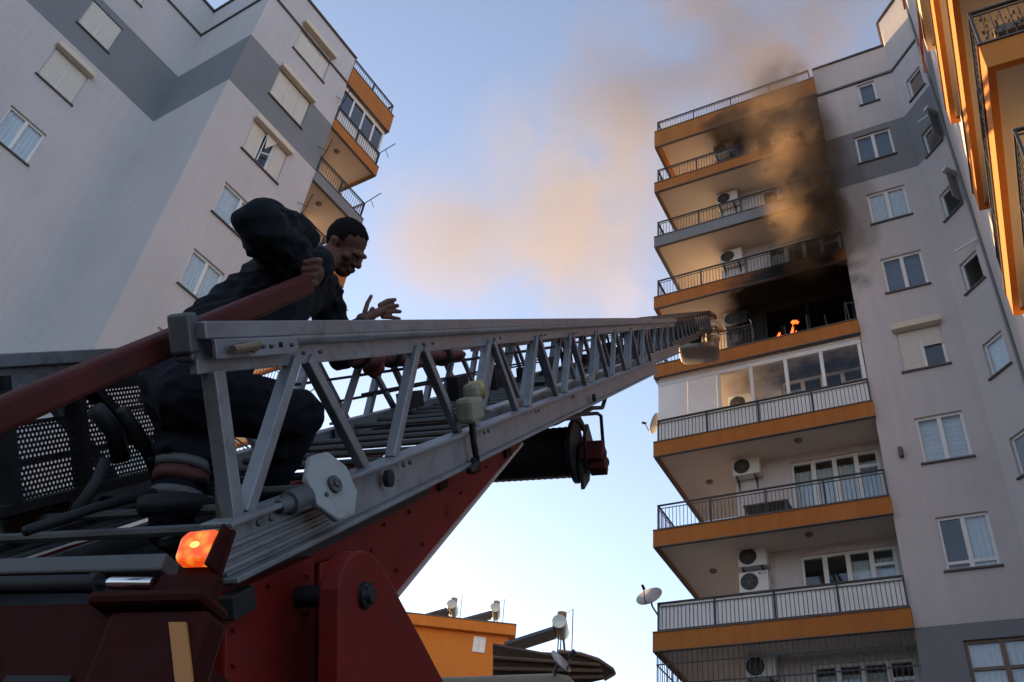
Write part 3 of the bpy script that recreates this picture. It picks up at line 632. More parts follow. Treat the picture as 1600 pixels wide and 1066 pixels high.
# brown sheet roof with a rounded end and the third heater
cp = thing('canopy_roof', 'dark brown sheet roof with a pointed rounded end below the water heater', 'roof', at(870, 1045, 22), 0, world=True)
out = [(770, 1008), (868, 1026), (874, 1018), (908, 1022), (936, 1031), (958, 1046), (961, 1052), (944, 1062), (900, 1072), (770, 1078)]
pl_ = []
nrm = Vector((.05, -.72, -.69)); c0 = at(870, 1045, 22)
for x, y in out:
    d = ray(x, y); pl_.append(CAM+d*((c0-CAM).dot(nrm)/d.dot(nrm)))
MB().prism(pl_, -nrm.normalized()*.12).obj('sheet', mat('brown sheet', (.085, .055, .04), .75, var=.25, scale=3), cp)
ed_ = MB()
for a, b in zip(pl_[2:7], pl_[3:8]): ed_.beam(a, b, .05, .10, up=nrm)
for k in range(3): ed_.beam(pl_[0].lerp(pl_[9], .25+.25*k)+nrm*.05, pl_[4].lerp(pl_[7], .2+.3*k)+nrm*.05, .05, .07, up=nrm)
ed_.obj('rib', M_brown, cp)
MB().cyl(at(850, 1060, 22.5), Vector((at(850, 1060, 22.5).x, at(850, 1060, 22.5).y, 0)), .1, 10).obj('column', M_brown, cp)
hp = at(868, 1030, 23.0); sc_h = .72
heater(hp, rad(-12), 'solar water heater on the tall stand above the brown roof'); bpy.data.objects[[o.name for o in bpy.data.objects if o.name.startswith('solar_water_heater')][-1]].scale = (sc_h,)*3
dish(at(874, 1036, 14), (.55, -.5, .55), .2, 'small white dish on the grey awning beside the brown roof', at(868, 1054, 14))
# grey fabric awning at the bottom
ga = thing('fabric_awning', 'grey brown fabric awning with a rounded end at the bottom edge', 'awning', at(800, 1060, 14.2), 0, world=True)
gm = MB(); pts = [at(664, 1049, 14), at(760, 1046, 14), at(868, 1042, 14), at(889, 1046, 14), at(903, 1060, 14), at(912, 1080, 14)]
top = []
rows = []
for i in range(9):
    a = -.3+math.pi*.75*i/8
    rows.append([p+Vector((0, .9*(1-cos(a)), .12*sin(a)-.12+(-.25*max(0, i-4)/4))) for p in pts])
for r_ in rows: gm.v += r_
n = len(pts)
for i in range(len(rows)-1):
    for k in range(n-1): gm.f.append((i*n+k, i*n+k+1, (i+1)*n+k+1, (i+1)*n+k)); gm.mi.append(0)
lo = [p+Vector((0, 0, -.7)) for p in pts]; b0 = len(gm.v); gm.v += lo
for k in range(n-1): gm.f.append((k, k+1, b0+k+1, b0+k)); gm.mi.append(0)
o = gm.obj('cloth', mat('grey brown cloth', (.30, .25, .20), .9, var=.15, scale=3, bump=.3, bscale=12), ga, smooth=True); o.modifiers.new('thick', 'SOLIDIFY').thickness = .02
aj = at(700, 1075, 14); MB().cyl(aj, (aj.x, aj.y, 0), .06, 8).obj('support_post', M_iron, ga)
aj = at(890, 1080, 14); MB().cyl(aj, (aj.x, aj.y, 0), .06, 8).obj('support_post', M_iron, ga)
# ================================================================== FIRE TRUCK with turntable ladder
LD = ray(1203, 497).normalized(); AZD = math.degrees(math.atan2(LD.x, LD.y))
LH = azv(AZD-90); LU = LH.cross(LD).normalized()
if LU.z < 0: LU = -LU
DH = azv(AZD)
def T(s, p, q): return CAM+LD*s+LH*p+LU*q                              # ladder frame: along, to the left, up
def lat(x, y, p): d = ray(x, y); return CAM+d*(p/d.dot(LH))            # pixel ray on the plane p
def con(p, z, d=1.3): v = CAM+DH*d+LH*p; return Vector((v.x, v.y, z))  # turntable frame
def conpx(x, y, d=1.3): r_ = ray(x, y); return CAM+r_*(d/r_.dot(DH))
Zv = Vector((0, 0, 1))
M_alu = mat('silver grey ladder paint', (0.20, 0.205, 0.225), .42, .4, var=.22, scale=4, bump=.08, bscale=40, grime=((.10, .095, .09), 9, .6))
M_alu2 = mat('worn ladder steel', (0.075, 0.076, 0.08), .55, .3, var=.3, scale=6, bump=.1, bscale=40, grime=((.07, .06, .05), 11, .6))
M_red = mat('fire engine red', (0.13, 0.0055, 0.004), .55, var=.2, scale=2.5, spec=.2, bump=.05, bscale=30, grime=((.05, .012, .01), 5, .55))
M_redd = mat('dark red panel', (0.030, 0.0035, 0.002), .7, spec=.1, var=.25, scale=3, grime=((.02, .008, .007), 6, .6))
M_blk = mat('black machinery', (0.010, 0.010, 0.012), .6, spec=.3, var=.3, scale=5)
M_chr = mat('chrome rod', (.6, .6, .62), .12, 1.0, var=.05)
M_olive = mat('olive hose', (.10, .095, .06), .6)
base = T(1.4, 1.85, -.4); base.z = 0
tr = thing('fire_truck', 'red fire truck with grey turntable ladder raised towards the burning balcony', 'fire truck', base, 0, world=True)
SECS = [(1.92, 10.6, 1.34, 2.32, .13, -.37, .12, .0012), (4.4, 14.6, 1.45, 2.24, .11, -.33, .10, .004), (9.5, 20.2, 1.55, 2.16, .145, -.31, .08, .0125), (15.5, 27.4, 1.66, 2.08, .235, -.25, .07, .0135)]
T0 = T
for si, (s0, s1, pn, pf, qt, qb, ch_, tilt_) in enumerate(SECS):
    T = lambda s, p, q: T0(s, p, q+tilt_*(s-s0))
    c = MB()
    for p, out in ((pn, -1), (pf, 1)):
        k = .06 if si == 0 else .05
        c.beam(T(s0, p, qt-.022), T(s1, p, qt-.022), k+.015, .044, LU)
        c.tube([T(s0+(.42 if si == 0 else 0), p+out*.022, qt-.052), T(s1, p+out*.022, qt-.052)], .017, 8)
        c.beam(T(s0, p-out*.006, qt-.085), T(s1, p-out*.006, qt-.085), .022, .085, LU)
        c.beam(T(s0-.0, p, qb-ch_/2), T(s1, p, qb-ch_/2), k, ch_, LU)
        c.beam(T(s0-.0, p+out*.012, qb+.006), T(s1, p+out*.012, qb+.006), k+.03, .014, LU)
        c.beam(T(s0, p+out*.008, qb-ch_-.008), T(s1, p+out*.008, qb-ch_-.008), k+.04, .016, LU)
        if si == 0:
            for dq in (.05, .075, .1): c.tube([T(s0-.08, p+out*.032, qb-dq), T(2.45, p+out*.032, qb-dq)], .009, 6)
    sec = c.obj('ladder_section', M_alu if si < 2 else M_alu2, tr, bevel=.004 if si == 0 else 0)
    pitch = .95 if si == 0 else .8
    # lattice members, each its own piece
    for p in (pn, pf):
        if si == 0:
            MB().beam(T(s0+.07, p, qt-.12), T(s0+.09, p, qb), .042, .05, LD).obj('brace', M_alu, sec, bevel=.004)
        t0 = s0+.51 if si == 0 else s0+.4
        while t0 < s1-.2:
            for a, b in ((-.04, -.37), (.04, .36)):
                if t0+b > s1: continue
                w_ = .040 if si == 0 else .032
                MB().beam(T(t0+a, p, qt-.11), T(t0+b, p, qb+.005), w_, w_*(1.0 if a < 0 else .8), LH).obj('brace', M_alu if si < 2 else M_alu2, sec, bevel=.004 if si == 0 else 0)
            t0 += pitch
    sx = s0+.15
    while sx < s1-.05:
        MB().tube([T(sx, pn+.01, qb-.03), T(sx, pf-.01, qb-.03)], .015, 8).obj('rung', M_alu2, sec)
        sx += .3
    st = MB()
    for p in (pn+.22, pf-.22): st.beam(T(s0+.1, p, qb-.05), T(s1-.1, p, qb-.05), .02, .02, LU)
    for q in (.30, .55):
        st.tube([T(s0+.3, pf-.012, qb+(qt-qb)*q), T(s1-.1, pf-.012, qb+(qt-qb)*q)], .008, 6)
    st.obj('hand_line', M_blk, sec)
    if si:
        ct = MB(); pm_ = (pn+pf)/2; ct.beam(T(s0+.3, pm_, qb-.085), T(s1-.3, pm_, qb-.085), (pf-pn)*.6, .07, LU)
        for k_ in range(int((s1-s0)/.9)): ct.obox(T(s0+.8+k_*.9, pf-.09, qb+.05), LD*.12, LH*.04, LU*(.05+.035*(k_ % 3)))
        for k_ in range(int((s1-s0)/1.6)): ct.obox(T(s0+1+k_*1.6, pm_-.06, qb-.03), LD*.09, LH*.05, LU*.035)
        ct.obj('cable_tray', M_blk, sec)
T = T0
# end fittings on the near handrail
g = MB(); g.prism([T(1.94, 1.292, .085), T(2.33, 1.292, .085), T(2.345, 1.292, .07), T(2.345, 1.292, .05), T(2.32, 1.292, .035), T(1.94, 1.292, .035)], LH*.012)
gp = g.obj('gusset_plate', M_alu, tr, bevel=.003)
lv = MB(); lv.tube([T(1.985, 1.275, .055), T(2.05, 1.27, .06), T(2.09, 1.272, .063)], [.012, .011, .015], 10); lv.tube([T(2.08, 1.272, .066), T(2.075, 1.28, .045)], .01, 8); lv.obj('latch_handle', mat('old brass', (.22, .17, .10), .4, .7, var=.3, scale=20), gp, smooth='auto')
text('N', .022, 'lettering', gp, (0, 0, 0), (0, 0, 0), M_blk)
ln_ = [o for o in gp.children if o.name.startswith('lettering')][0]
mm = Matrix((LD, LU, -LH)).transposed().to_4x4(); mm.translation = T(2.235, 1.290, .055)-base; ln_.matrix_local = mm
b = MB(); b.obox(lat(287, 522, 1.36), LD*.022, LH*.03, LU*.05); b.obox(lat(293, 552, 1.36), LD*.02, LH*.025, LU*.022); b.obj('end_bracket', M_alu2, tr, bevel=.008)
MB().tube([lat(322, 560, 1.36), lat(336, 650, 1.36), lat(342, 740, 1.36), lat(346, 850, 1.36)], .011, 8).obj('hose', M_olive, tr, smooth=True)
# red bar that the man holds
a0, a1 = lat(-60, 674, 1.46), lat(480, 444, 1.46)
MB().beam(a0, a1, .05, .068, LU).obj('control_bar', mat('worn brown red paint', (.062, .009, .007), .6, var=.3, scale=5, spec=.2, grime=((.02, .012, .01), 8, .8)), tr, bevel=.012)
# cable disc with its motor
dc = lat(517, 760, 1.25); dax = (-LH*.92-LD*.12+LU*.36).normalized(); du = dax.cross(LU).normalized(); dv = du.cross(dax)
d = MB(); n = 8
ring = lambda r, h: [dc+dax*h+(du*cos(2*math.pi*(i+.5)/n)+dv*sin(2*math.pi*(i+.5)/n))*r for i in range(n)]
d.prism(ring(.108, -.012), dax*.022); do = d.obj('cable_disc', mat('disc paint', (.25, .255, .26), .55, .2, var=.15, scale=8, grime=((.16, .15, .14), 14, .5)), tr, bevel=.006)
h2 = MB(); h2.lathe(dc+dax*.009, dax, [(.026, 0), (.026, .012), (.016, .012), (.016, .003), (.008, .003), (.008, .016), (.001, .016)], 18); h2.cyl(dc+dax*.009+dv*-.02+du*.05, dc+dax*.016+dv*-.02+du*.05, .007, 8); h2.obj('hub', M_alu2, do, smooth='auto')
mt_ = MB(); e0 = dc-dax*.012; e1 = lat(435, 793, 1.30)
mt_.tube([e0, e0.lerp(e1, .45), e0.lerp(e1, .46), e0.lerp(e1, .8), e0.lerp(e1, .81), e1], [.022, .022, .034, .034, .024, .02], 14); mt_.obj('motor', M_alu2, do, smooth='auto')
# flood light on the chord
fc = lat(735, 640, 1.27)
fb = MB(); fb.obox(fc, LD*.085+LU*.0, LH*.04, LU*.055); fb.obox(fc+LU*.075+LD*.06, LD*.05, LH*.035, LU*.035); fo = fb.obj('flood_light', mat('lamp housing', (.19, .175, .13), .6, var=.25, scale=10), tr, bevel=.02)
MB().lathe(fc+LU*.075+LD*.10, (LD*.5-LH*.85), [(.04, -.03), (.045, .03), (.037, .035), (.025, .02), (.001, .018)], 18).obj('lens', mat('lamp yellow', (.36, .28, .09), .4), fo, smooth='auto')
MB().tube([fc-LU*.05, fc-LU*.14, fc-LU*.23+LD*.02, fc-LU*.25-LD*.1], .014, 8).obj('cable', M_blk, fo)
# bolt heads
def bolts(pts, ax, r, parent):
    bm_ = M_red if parent.name.startswith('lifting') else M_alu2
    for p_ in pts: MB().lathe(p_, ax, [(r, -.002), (r, .006), (r*.7, .008), (.0005, .008)], 6).obj('bolt', bm_, parent)
s1o = [o for o in tr.children if o.name.startswith('ladder_section')][0]
bolts([T(2.06+.02*k_+.95*j_, 1.288, -.385+.0*k_) for j_ in range(5) for k_ in (-1, 2)], -LH, .009, s1o)
bolts([T(2.43+.95*j_+d_, 1.30, .035) for j_ in range(5) for d_ in (-.05, .05)], -LH, .007, s1o)
bolts([T(s_, 1.290, .06) for s_ in (2.15, 2.19, 2.3)], -LH, .006, gp)
# rollers and clips on the chord
for x, y in ((603, 748), (738, 725), (926, 622)):
    c0_ = lat(x, y, 1.29); MB().lathe(c0_, -LH, [(.001, 0), (.028, 0), (.03, .02), (.012, .024), (.001, .024)], 14).obj('roller', M_blk, tr, smooth='auto')
MB().tube([T(5.6, 1.33, -.50), T(6.0, 1.31, -.53), T(6.6, 1.31, -.525), T(7.0, 1.31, -.56), T(7.3, 1.33, -.50)], .016, 6).obj('cable', M_blk, tr)
# lifting frame: two plates, cross tubes
poly = [(345, 902), (480, 836), (600, 790), (737, 730), (812, 686), (818, 692), (760, 762), (620, 930), (590, 985), (540, 1090), (345, 1090)]
lf = MB(); lf.prism([lat(x, y, 1.39) for x, y in poly], LH*.05); lf.prism([lat(x, y, 1.39)+LH*.82 for x, y in poly], LH*.05)
for x, y in ((780, 722), (700, 800), (620, 880)): c0_ = lat(x, y, 1.39); lf.cyl(c0_, c0_+LH*.82, .05, 12)
lo_ = lf.obj('lifting_frame', M_red, tr, bevel=.006)
for x in (690, 742, 792):
    y = 735-(x-700)*.47+14; c0_ = lat(x, y, 1.385); MB().obox(c0_, LD*.05, LH*.012, LU*.03).obj('bearing_block', M_redd, lo_, bevel=.006)
ed_ = MB(); ed_.beam(lat(816, 693, 1.385), lat(620, 931, 1.385), .016, .012, LH); ed_.obj('edge_strip', mat('rubbed edge', (.45, .33, .30), .4, .3), lo_)
pl2 = MB(); pl2.prism([lat(x, y, 1.33) for x, y in ((352, 930), (492, 868), (494, 1100), (352, 1100))], LH*.05); pl2.prism([lat(x, y, 1.36) for x, y in ((500, 880), (560, 860), (560, 1100), (500, 1100))], LH*.02); pl2.obj('turntable_plate', M_red, tr, bevel=.006)
hl = MB(); hl.obox(lat(372, 942, 1.315), LD*.05, LH*.02, LU*.03); hl.obj('stop_block', M_blk, tr, bevel=.005)
bolts([lat(x, y, 1.386) for x, y in ((640, 800), (600, 820), (660, 850), (620, 890), (720, 770), (760, 730), (580, 860))], -LH, .007, lo_)
bolts([lat(x, y, 1.326) for x, y in ((365, 985), (365, 1040), (480, 900), (480, 960), (480, 1020), (420, 915))], -LH, .006, lo_)
# pivot bracket with rounded head
bp_ = [(528, 1100), (529, 960), (530, 920), (535, 893), (545, 873), (558, 862), (572, 860), (585, 866), (598, 884), (625, 935), (660, 1000), (712, 1100)]
pv = MB().prism([lat(x, y, 1.13) for x, y in bp_], LH*.06).obj('pivot_bracket', M_red, tr, bevel=.006)
pc = lat(568, 930, 1.13); pb = MB(); pb.lathe(pc, -LH, [(.036, -.002), (.036, .014), (.026, .018), (.022, .03), (.001, .031)], 16)
for i in range(6): e = pc+(LD*cos(i*1.047)+LU*sin(i*1.047))*.027; pb.cyl(e, e-LH*.022, .006, 8)
pb.obj('pivot_pin', M_blk, pv, smooth='auto')
MB().cyl(pc+LH*.06, pc+LH*.35, .03, 14).obj('axle', M_blk, pv)
# deck between the trusses, far perforated guards
dk = MB(); dk.obox(T(2.3, 1.87, -.55), LD*1.1, LH*.50, LU*.012); dk.obox(T(1.6, 1.87, -.8), LD*.5, LH*.5, LU*.22); dk.obj('deck', M_blk, tr)
def perforated(o, ax, ay, nx, ny, pitch, r, name, m_, parent):
    mb = MB(); h = pitch/2; az2 = ax.cross(ay)
    for j in range(ny):
        for i in range(nx):
            c = o+ax*((i+(.5 if j % 2 else 0))*pitch)+ay*(j*pitch)
            sq = [(-h, -h), (0, -h), (h, -h), (h, 0), (h, h), (0, h), (-h, h), (-h, 0)]
            b = len(mb.v)
            mb.v += [c+ax*x+ay*y for x, y in sq]+[c+(ax*cos(math.pi*(.25*k-.75))+ay*sin(math.pi*(.25*k-.75)))*r for k in range(8)]
            mb.f += [(b+k, b+(k+1) % 8, b+8+(k+1) % 8, b+8+k) for k in range(8)]; mb.mi += [0]*8
    q = mb.obj(name, m_, parent); so_ = q.modifiers.new('thick', 'SOLIDIFY'); so_.thickness = .002; return q
perforated(T(2.62, 2.275, -.33), LD, LU, 44, 24, .0165, .0055, 'perforated_guard', M_blk, tr)
perforated(T(2.26, 2.275, -.33), LD, LU, 19, 15, .0165, .0055, 'perforated_guard', M_blk, tr)
perforated(T(2.24, 2.27, -.46), LD, LU, 16, 7, .0165, .0045, 'perforated_guard', M_redd, tr)
gf = MB()
for a, b in (((2.255, -.34), (2.255, .06)), ((2.56, -.34), (2.56, .06)), ((3.36, -.36), (3.36, .06)), ((2.2, -.345), (3.4, -.345)), ((2.2, .0), (3.4, .0)), ((2.56, .06), (3.0, -.34))): gf.beam(T(a[0], 2.262, a[1]), T(b[0], 2.262, b[1]), .03, .06, LH)
gf.obj('guard_frame', M_blk, tr)
cs_ = MB()
for (p, q, w_) in ((2.18, -.44, .03), (1.95, -.46, .02), (2.05, -.5, .02)): cs_.beam(T(1.4, p, q), T(3.4, p, q), w_, w_, LU)
cs_.obj('slide_rail', M_alu2, tr)
cl = MB()
for (x0, y0, x1, y1, p, r_) in ((190, 640, 250, 760, 2.0, .02), (150, 640, 190, 720, 2.05, .03), (120, 800, 165, 720, 1.9, .018), (40, 830, 240, 770, 1.8, .014), (225, 790, 330, 790, 1.7, .03)): cl.tube([lat(x0, y0, p), lat((x0+x1)/2+8, (y0+y1)/2-6, p), lat(x1, y1, p)], r_, 8)
cl.obj('lever_linkage', M_blk, tr, smooth=True)
# hose reel slung under the ladder
rc = lat(903, 706, 1.62); 
rl = MB(); rl.lathe(rc, LH, [(.001, 0), (.25, 0), (.26, .01), (.26, .035), (.22, .04)]+[(.208+.005*(i_ % 2), .06+.026*i_) for i_ in range(30)]+[(.21, .85), (.26, .855), (.26, .88), (.001, .89)], 26); ro = rl.obj('hose_reel', M_blk, tr, smooth='auto')
rp = MB(); rp.prism([rc-LH*.02+v_ for v_ in (DH*.10+Zv*.34, DH*.30+Zv*.30, DH*.26-Zv*.12, DH*.10-Zv*.30, -DH*.06-Zv*.1)], -LH*.03); rp.beam(rc+Zv*.3+DH*.1, lat(895, 640, 1.62), .05, .05, LH); rp.obj('reel_plate', M_alu2, ro); MB().beam(rc+LH*.6+Zv*.2, rc+LH*.6+Zv*.6+DH*.1, .05, .05, LH).obj('reel_bracket', M_alu2, ro)
rb_ = MB(); c0_ = lat(926, 712, 1.5); rb_.obox(c0_+DH*.0, LH*.10, DH*.09, Zv*.09); rb_.obox(lat(935, 726, 1.45), LH*.07, DH*.06, Zv*.07); rb_.obj('valve_box', mat('dull red', (.055, .006, .005), .6, spec=.2), ro, bevel=.01)
pp = MB(); pp.tube([lat(893, 655, 1.5), lat(905, 648, 1.5), lat(933, 646, 1.5), lat(939, 650, 1.5), lat(942, 690, 1.5), lat(946, 734, 1.5)], .016, 8); pp.tube([lat(895, 655, 1.5), lat(908, 662, 1.5), lat(913, 675, 1.5), lat(916, 740, 1.5)], .012, 8); pp.tube([lat(930, 716, 1.5), lat(947, 715, 1.5)], .01, 6); pp.tube([lat(930, 738, 1.5), lat(947, 733, 1.5)], .022, 8)
pp.ell(lat(946, 722, 1.5), LD*.035, LH*.035, LU*.05); pp.obj('pipe', M_blk, ro, smooth=True)
cbh = MB(); cbh.tube([lat(840, 668, 1.6), lat(870, 660, 1.6), lat(893, 648, 1.6)], .022, 8); cbh.tube([lat(850, 660, 1.6), lat(893, 640, 1.6)], .012, 6); cbh.obj('pipe', M_alu2, ro, smooth=True)
# rear console with tube, bar, lamp
cb_ = MB(); pr = lambda a, b, z0, z1, d0, d1: [con(a, z0, d0), con(b, z0, d0), con(b, z0, d1), con(a, z0, d1)]
cb_.prism(pr(1.16, 2.9, 1.9, 2.31, 1.3, 1.9), Zv*.405); co = cb_.obj('rear_console', M_redd, tr, bevel=.008)
c2 = MB(); c2.prism(pr(.955, 1.155, 1.9, 2.3, 1.27, 1.34), Zv*.375); c2.prism(pr(.965, 1.2, 2.28, 2.3, 1.25, 1.35), Zv*.026); c2.obj('corner_box', M_redd, co, bevel=.012)
st_ = MB(); st_.prism([conpx(263, 972, 1.262), conpx(290, 972, 1.262), conpx(303, 1090, 1.262), conpx(276, 1090, 1.262)], DH*.006); st_.obj('orange_strip', mat('reflective orange', (.35, .13, .02), .5), co)
pn_ = MB()
for a, b, z0, z1 in ((1.2, 1.34, 1.9, 2.17), (1.38, 1.9, 1.95, 2.21)): pn_.prism([con(a, z0, 1.292), con(b, z0, 1.292), con(b, z1, 1.292), con(a, z1, 1.292)], DH*.006)
pn_.obj('hatch', M_blk, co, bevel=.003)
tb_ = MB(); tb_.cyl(con(1.235, 2.341), con(2.9, 2.36), .017, 14); tb_.cyl(con(1.228, 2.341), con(1.245, 2.341), .02, 14); to = tb_.obj('gas_strut', M_blk, co, smooth='auto')
MB().tube([con(1.235, 2.341), con(1.21, 2.341), con(1.2, 2.341), con(1.108, 2.337)], [.008, .008, .0125, .0125], 12).obj('rod', M_chr, to, smooth='auto')
fbm = MB(); fbm.beam(con(1.11, 2.384, 1.33), con(2.9, 2.40, 1.33), .05, .035, Zv); fbm.obj('cross_bar', M_alu2, co, bevel=.005)
lm = MB(); lm.prism([con(.99, 2.358, 1.272), con(.99, 2.358, 1.32), con(.99, 2.446, 1.32), con(.99, 2.446, 1.285)], LH*.008); lm.prism([con(.985, 2.355, 1.31), con(1.078, 2.355, 1.31), con(1.078, 2.44, 1.31), con(.985, 2.448, 1.31)], DH*.012); lm.prism([con(.985, 2.30, 1.3), con(1.12, 2.30, 1.3), con(1.1, 2.356, 1.3), con(.985, 2.356, 1.3)], DH*.03); lo2 = lm.obj('marker_lamp', M_redd, co, bevel=.004)
Ml = bpy.data.materials.new('amber lens'); Ml.use_nodes = True; t_ = Ml.node_tree; b_ = t_.nodes['Principled BSDF']; b_.inputs['Roughness'].default_value = .15; b_.inputs['Base Color'].default_value = (.6, .10, .01, 1)
tc_ = node(t_, 'ShaderNodeTexCoord'); v_ = node(t_, 'ShaderNodeTexVoronoi'); v_.inputs['Scale'].default_value = 42; t_.links.new(tc_.outputs['Object'], v_.inputs['Vector'])
rm = node(t_, 'ShaderNodeValToRGB'); rm.color_ramp.elements[0].color = (1, .42, .04, 1); rm.color_ramp.elements[0].position = .05; rm.color_ramp.elements[1].color = (.85, .07, .008, 1); rm.color_ramp.elements[1].position = .55
t_.links.new(v_.outputs['Distance'], rm.inputs[0]); t_.links.new(rm.outputs[0], b_.inputs['Emission Color']); b_.inputs['Emission Strength'].default_value = .30
lc = con(1.036, 2.402, 1.319); ln2 = MB(); ln2.prism([con(1.0, 2.368, 1.309), con(1.062, 2.368, 1.309), con(1.071, 2.378, 1.309), con(1.073, 2.418, 1.309), con(1.06, 2.431, 1.309), con(1.0, 2.434, 1.309)], -DH*.028); lo3 = ln2.obj('lens', Ml, lo2, bevel=.010)
MB().ell(lc-DH*.036, LH*.012, Zv*.008, DH*.004, 12, 8).obj('bulb', mat('bulb glow', (1, .7, .2), .3, emit=(1.0, .55, .10), es=.5), lo2, smooth=True)
# truck body below the turntable (under the frame of the photo)
bd = MB(); bd.prism(pr(1.25, 3.5, .55, 1.75, -3.2, 4.8), Zv*1.2); bd.obj('body', M_red, tr, bevel=.03)
tn = MB(); c0_ = con(2.0, 1.75, 1.9); tn.cyl(c0_, c0_+Zv*.45, .6, 28); tn.obj('turntable', M_blk, tr, smooth='auto')
wm = None
for d_ in (-2.2, -.9, 3.6):
    for p_ in (1.40, 3.35):
        c0_ = con(p_, .5, d_); w_ = MB(); w_.lathe(c0_-LH*.15, LH, [(.28, 0), (.48, .0), (.5, .04), (.5, .26), (.48, .3), (.28, .3)], 28); wo = w_.obj('wheel', mat('tyre rubber', (.02, .02, .02), .9), tr, smooth='auto')
        MB().lathe(c0_-LH*.16, LH, [(.001, .05), (.12, .05), (.2, .02), (.29, .03), (.29, .29), (.2, .3), (.001, .3)], 20).obj('rim', M_alu2, wo, smooth='auto')
# rescue basket at the ladder tip
bc = ray(1092, 539); bc = CAM+bc*(27.2/bc.dot(LD)); BXr = -LH; BYf = DH
bk = MB(); 
def rr(w, d, z, n=20, e=.38):
    o_ = []
    for i in range(n):
        a = 2*math.pi*i/n; ca, sa = cos(a), sin(a)
        o_.append(bc+BXr*(w*math.copysign(abs(ca)**e, ca))+BYf*(d*math.copysign(abs(sa)**e, sa))+Zv*z)
    return o_
rows = [rr(.46, .34, -.42), rr(.54, .40, -.38), rr(.56, .42, -.34), rr(.56, .42, -.26), rr(.53, .39, -.25), rr(.5, .36, -.34)]
for r_ in rows: bk.v += r_
n = 20
for i in range(5):
    for k in range(n): bk.f.append((i*n+k, i*n+(k+1) % n, (i+1)*n+(k+1) % n, (i+1)*n+k)); bk.mi.append(0)
bk.f += [tuple(reversed(range(n))), tuple(range(5*n, 6*n))]; bk.mi += [0, 0]
bo = bk.obj('rescue_basket', mat('basket grey', (.24, .22, .20), .5, .2, var=.15, scale=6), tr, smooth='auto')
cg = MB(); top_ = rr(.53, .39, .62); mid = rr(.53, .39, .25)
for k in range(n): cg.tube([top_[k], top_[(k+1) % n]], .022, 6); cg.tube([mid[k], mid[(k+1) % n]], .014, 6)
for k in range(0, n, 2): cg.tube([rows[3][k], top_[k]], .016, 6)
for k in (5, 6): cg.tube([top_[k], T(27.3, 1.87, .1)], .03, 6)
cg.tube([rows[3][12], T(27.3, 1.87, -.25)], .05, 6); cg.obj('cage', M_alu2, bo)
MB().obox(bc-BXr*.40-BYf*.40+Zv*.05, BXr*.14, BYf*.02, Zv*.30).obj('side_panel', mat('pale basket panel', (.36, .33, .29), .6, var=.2, scale=8), bo, bevel=.01)
MB().obox(bc-BXr*.54-BYf*.05+Zv*.05, BXr*.02, BYf*.30, Zv*.30).obj('side_panel', MATS['pale basket panel'], bo, bevel=.01)
MB().obox(bc+BXr*.54-BYf*.05+Zv*.05, BXr*.02, BYf*.30, Zv*.30).obj('side_panel', MATS['pale basket panel'], bo, bevel=.01)
bx = MB(); bx.obox(bc-BXr*.06-BYf*.34+Zv*.02, BXr*.17, BYf*.06, Zv*.20); bx.obj('control_box', M_blk, bo)

# ================================================================== PEOPLE
def fuse(mb, name, mats, parent, voxel, smooth=3):
    """closed shapes merged into one continuous surface"""
    o = mb.obj('tmp', mats, None)
    r_ = o.modifiers.new('r', 'REMESH'); r_.mode = 'VOXEL'; r_.voxel_size = voxel; r_.use_smooth_shade = True
    s_ = o.modifiers.new('s', 'SMOOTH'); s_.iterations = smooth; s_.factor = .5
    bpy.context.view_layer.update()
    me = bpy.data.meshes.new_from_object(o.evaluated_get(bpy.context.evaluated_depsgraph_get())); bpy.data.objects.remove(o)
    me.name = name; me.materials.clear()
    for m_ in (mats if isinstance(mats, (list, tuple)) else [mats]): me.materials.append(m_)
    me.polygons.foreach_set('use_smooth', [True]*len(me.polygons))
    off = WORLD_OFF.get(parent.name, Vector((0, 0, 0))); me.transform(Matrix.Translation(-Vector(off)))
    q = bpy.data.objects.new(name, me); COL.objects.link(q); q.parent = parent; WORLD_OFF[q.name] = off; return q
def wrinkle(o, strength, size):                                         # stretched noise pushed into the cloth surface
    me = o.data; co = [v.co.copy() for v in me.vertices]; no = [v.normal.copy() for v in me.vertices]
    for v, c, n in zip(me.vertices, co, no):
        q = Vector((c.dot(LD)*.7, c.dot(LH), c.dot(LU)*1.5))/size
        w_ = 1-abs(mnoise.noise(q+mnoise.noise_vector(q*.4)*.9))*2.2
        v.co = c+n*(strength*.5*max(-.6, w_-.45))
M_skin = mat('skin', (0.10, 0.042, 0.029), .6, spec=.25, var=.12, scale=14, bump=.06, bscale=120)
M_cloth = mat('dark navy jacket', (0.006, 0.007, 0.011), .9, spec=.2, var=.3, scale=9, bump=.35, bscale=26)
M_trou = mat('dark trousers', (0.005, 0.005, 0.010), .9, spec=.2, var=.3, scale=9, bump=.35, bscale=24)
M_hair = mat('dark hair', (0.008, 0.006, 0.005), .8, spec=.08, var=.4, scale=60, bump=.4, bscale=240)
hd_c = lat(539, 386, 1.74)
SC_H = (hd_c-CAM).length/F*1.0
toC = (CAM-hd_c).normalized(); imR = CR; imU = (CU-CU.project(toC)).normalized(); imR = imU.cross(toC)*1
if imR.dot(CR) < 0: imR = -imR
hf = (imR*.66+toC*.56-imU*.50).normalized()                              # face direction
hu0 = (imU*.80+imR*.50+toC*.12); hu = (hu0-hu0.project(hf)).normalized(); hr_ = hf.cross(hu).normalized()   # hr_: the man's right
def HP(x, y, z): return hd_c+hr_*x+hf*y+hu*z                             # head frame, metres
foot = T(2.7, 1.85, -.54)
man = thing('person', 'man in dark clothes leaning over the ladder rail, one hand gripping a red bar', 'person', foot, 0, world=True)
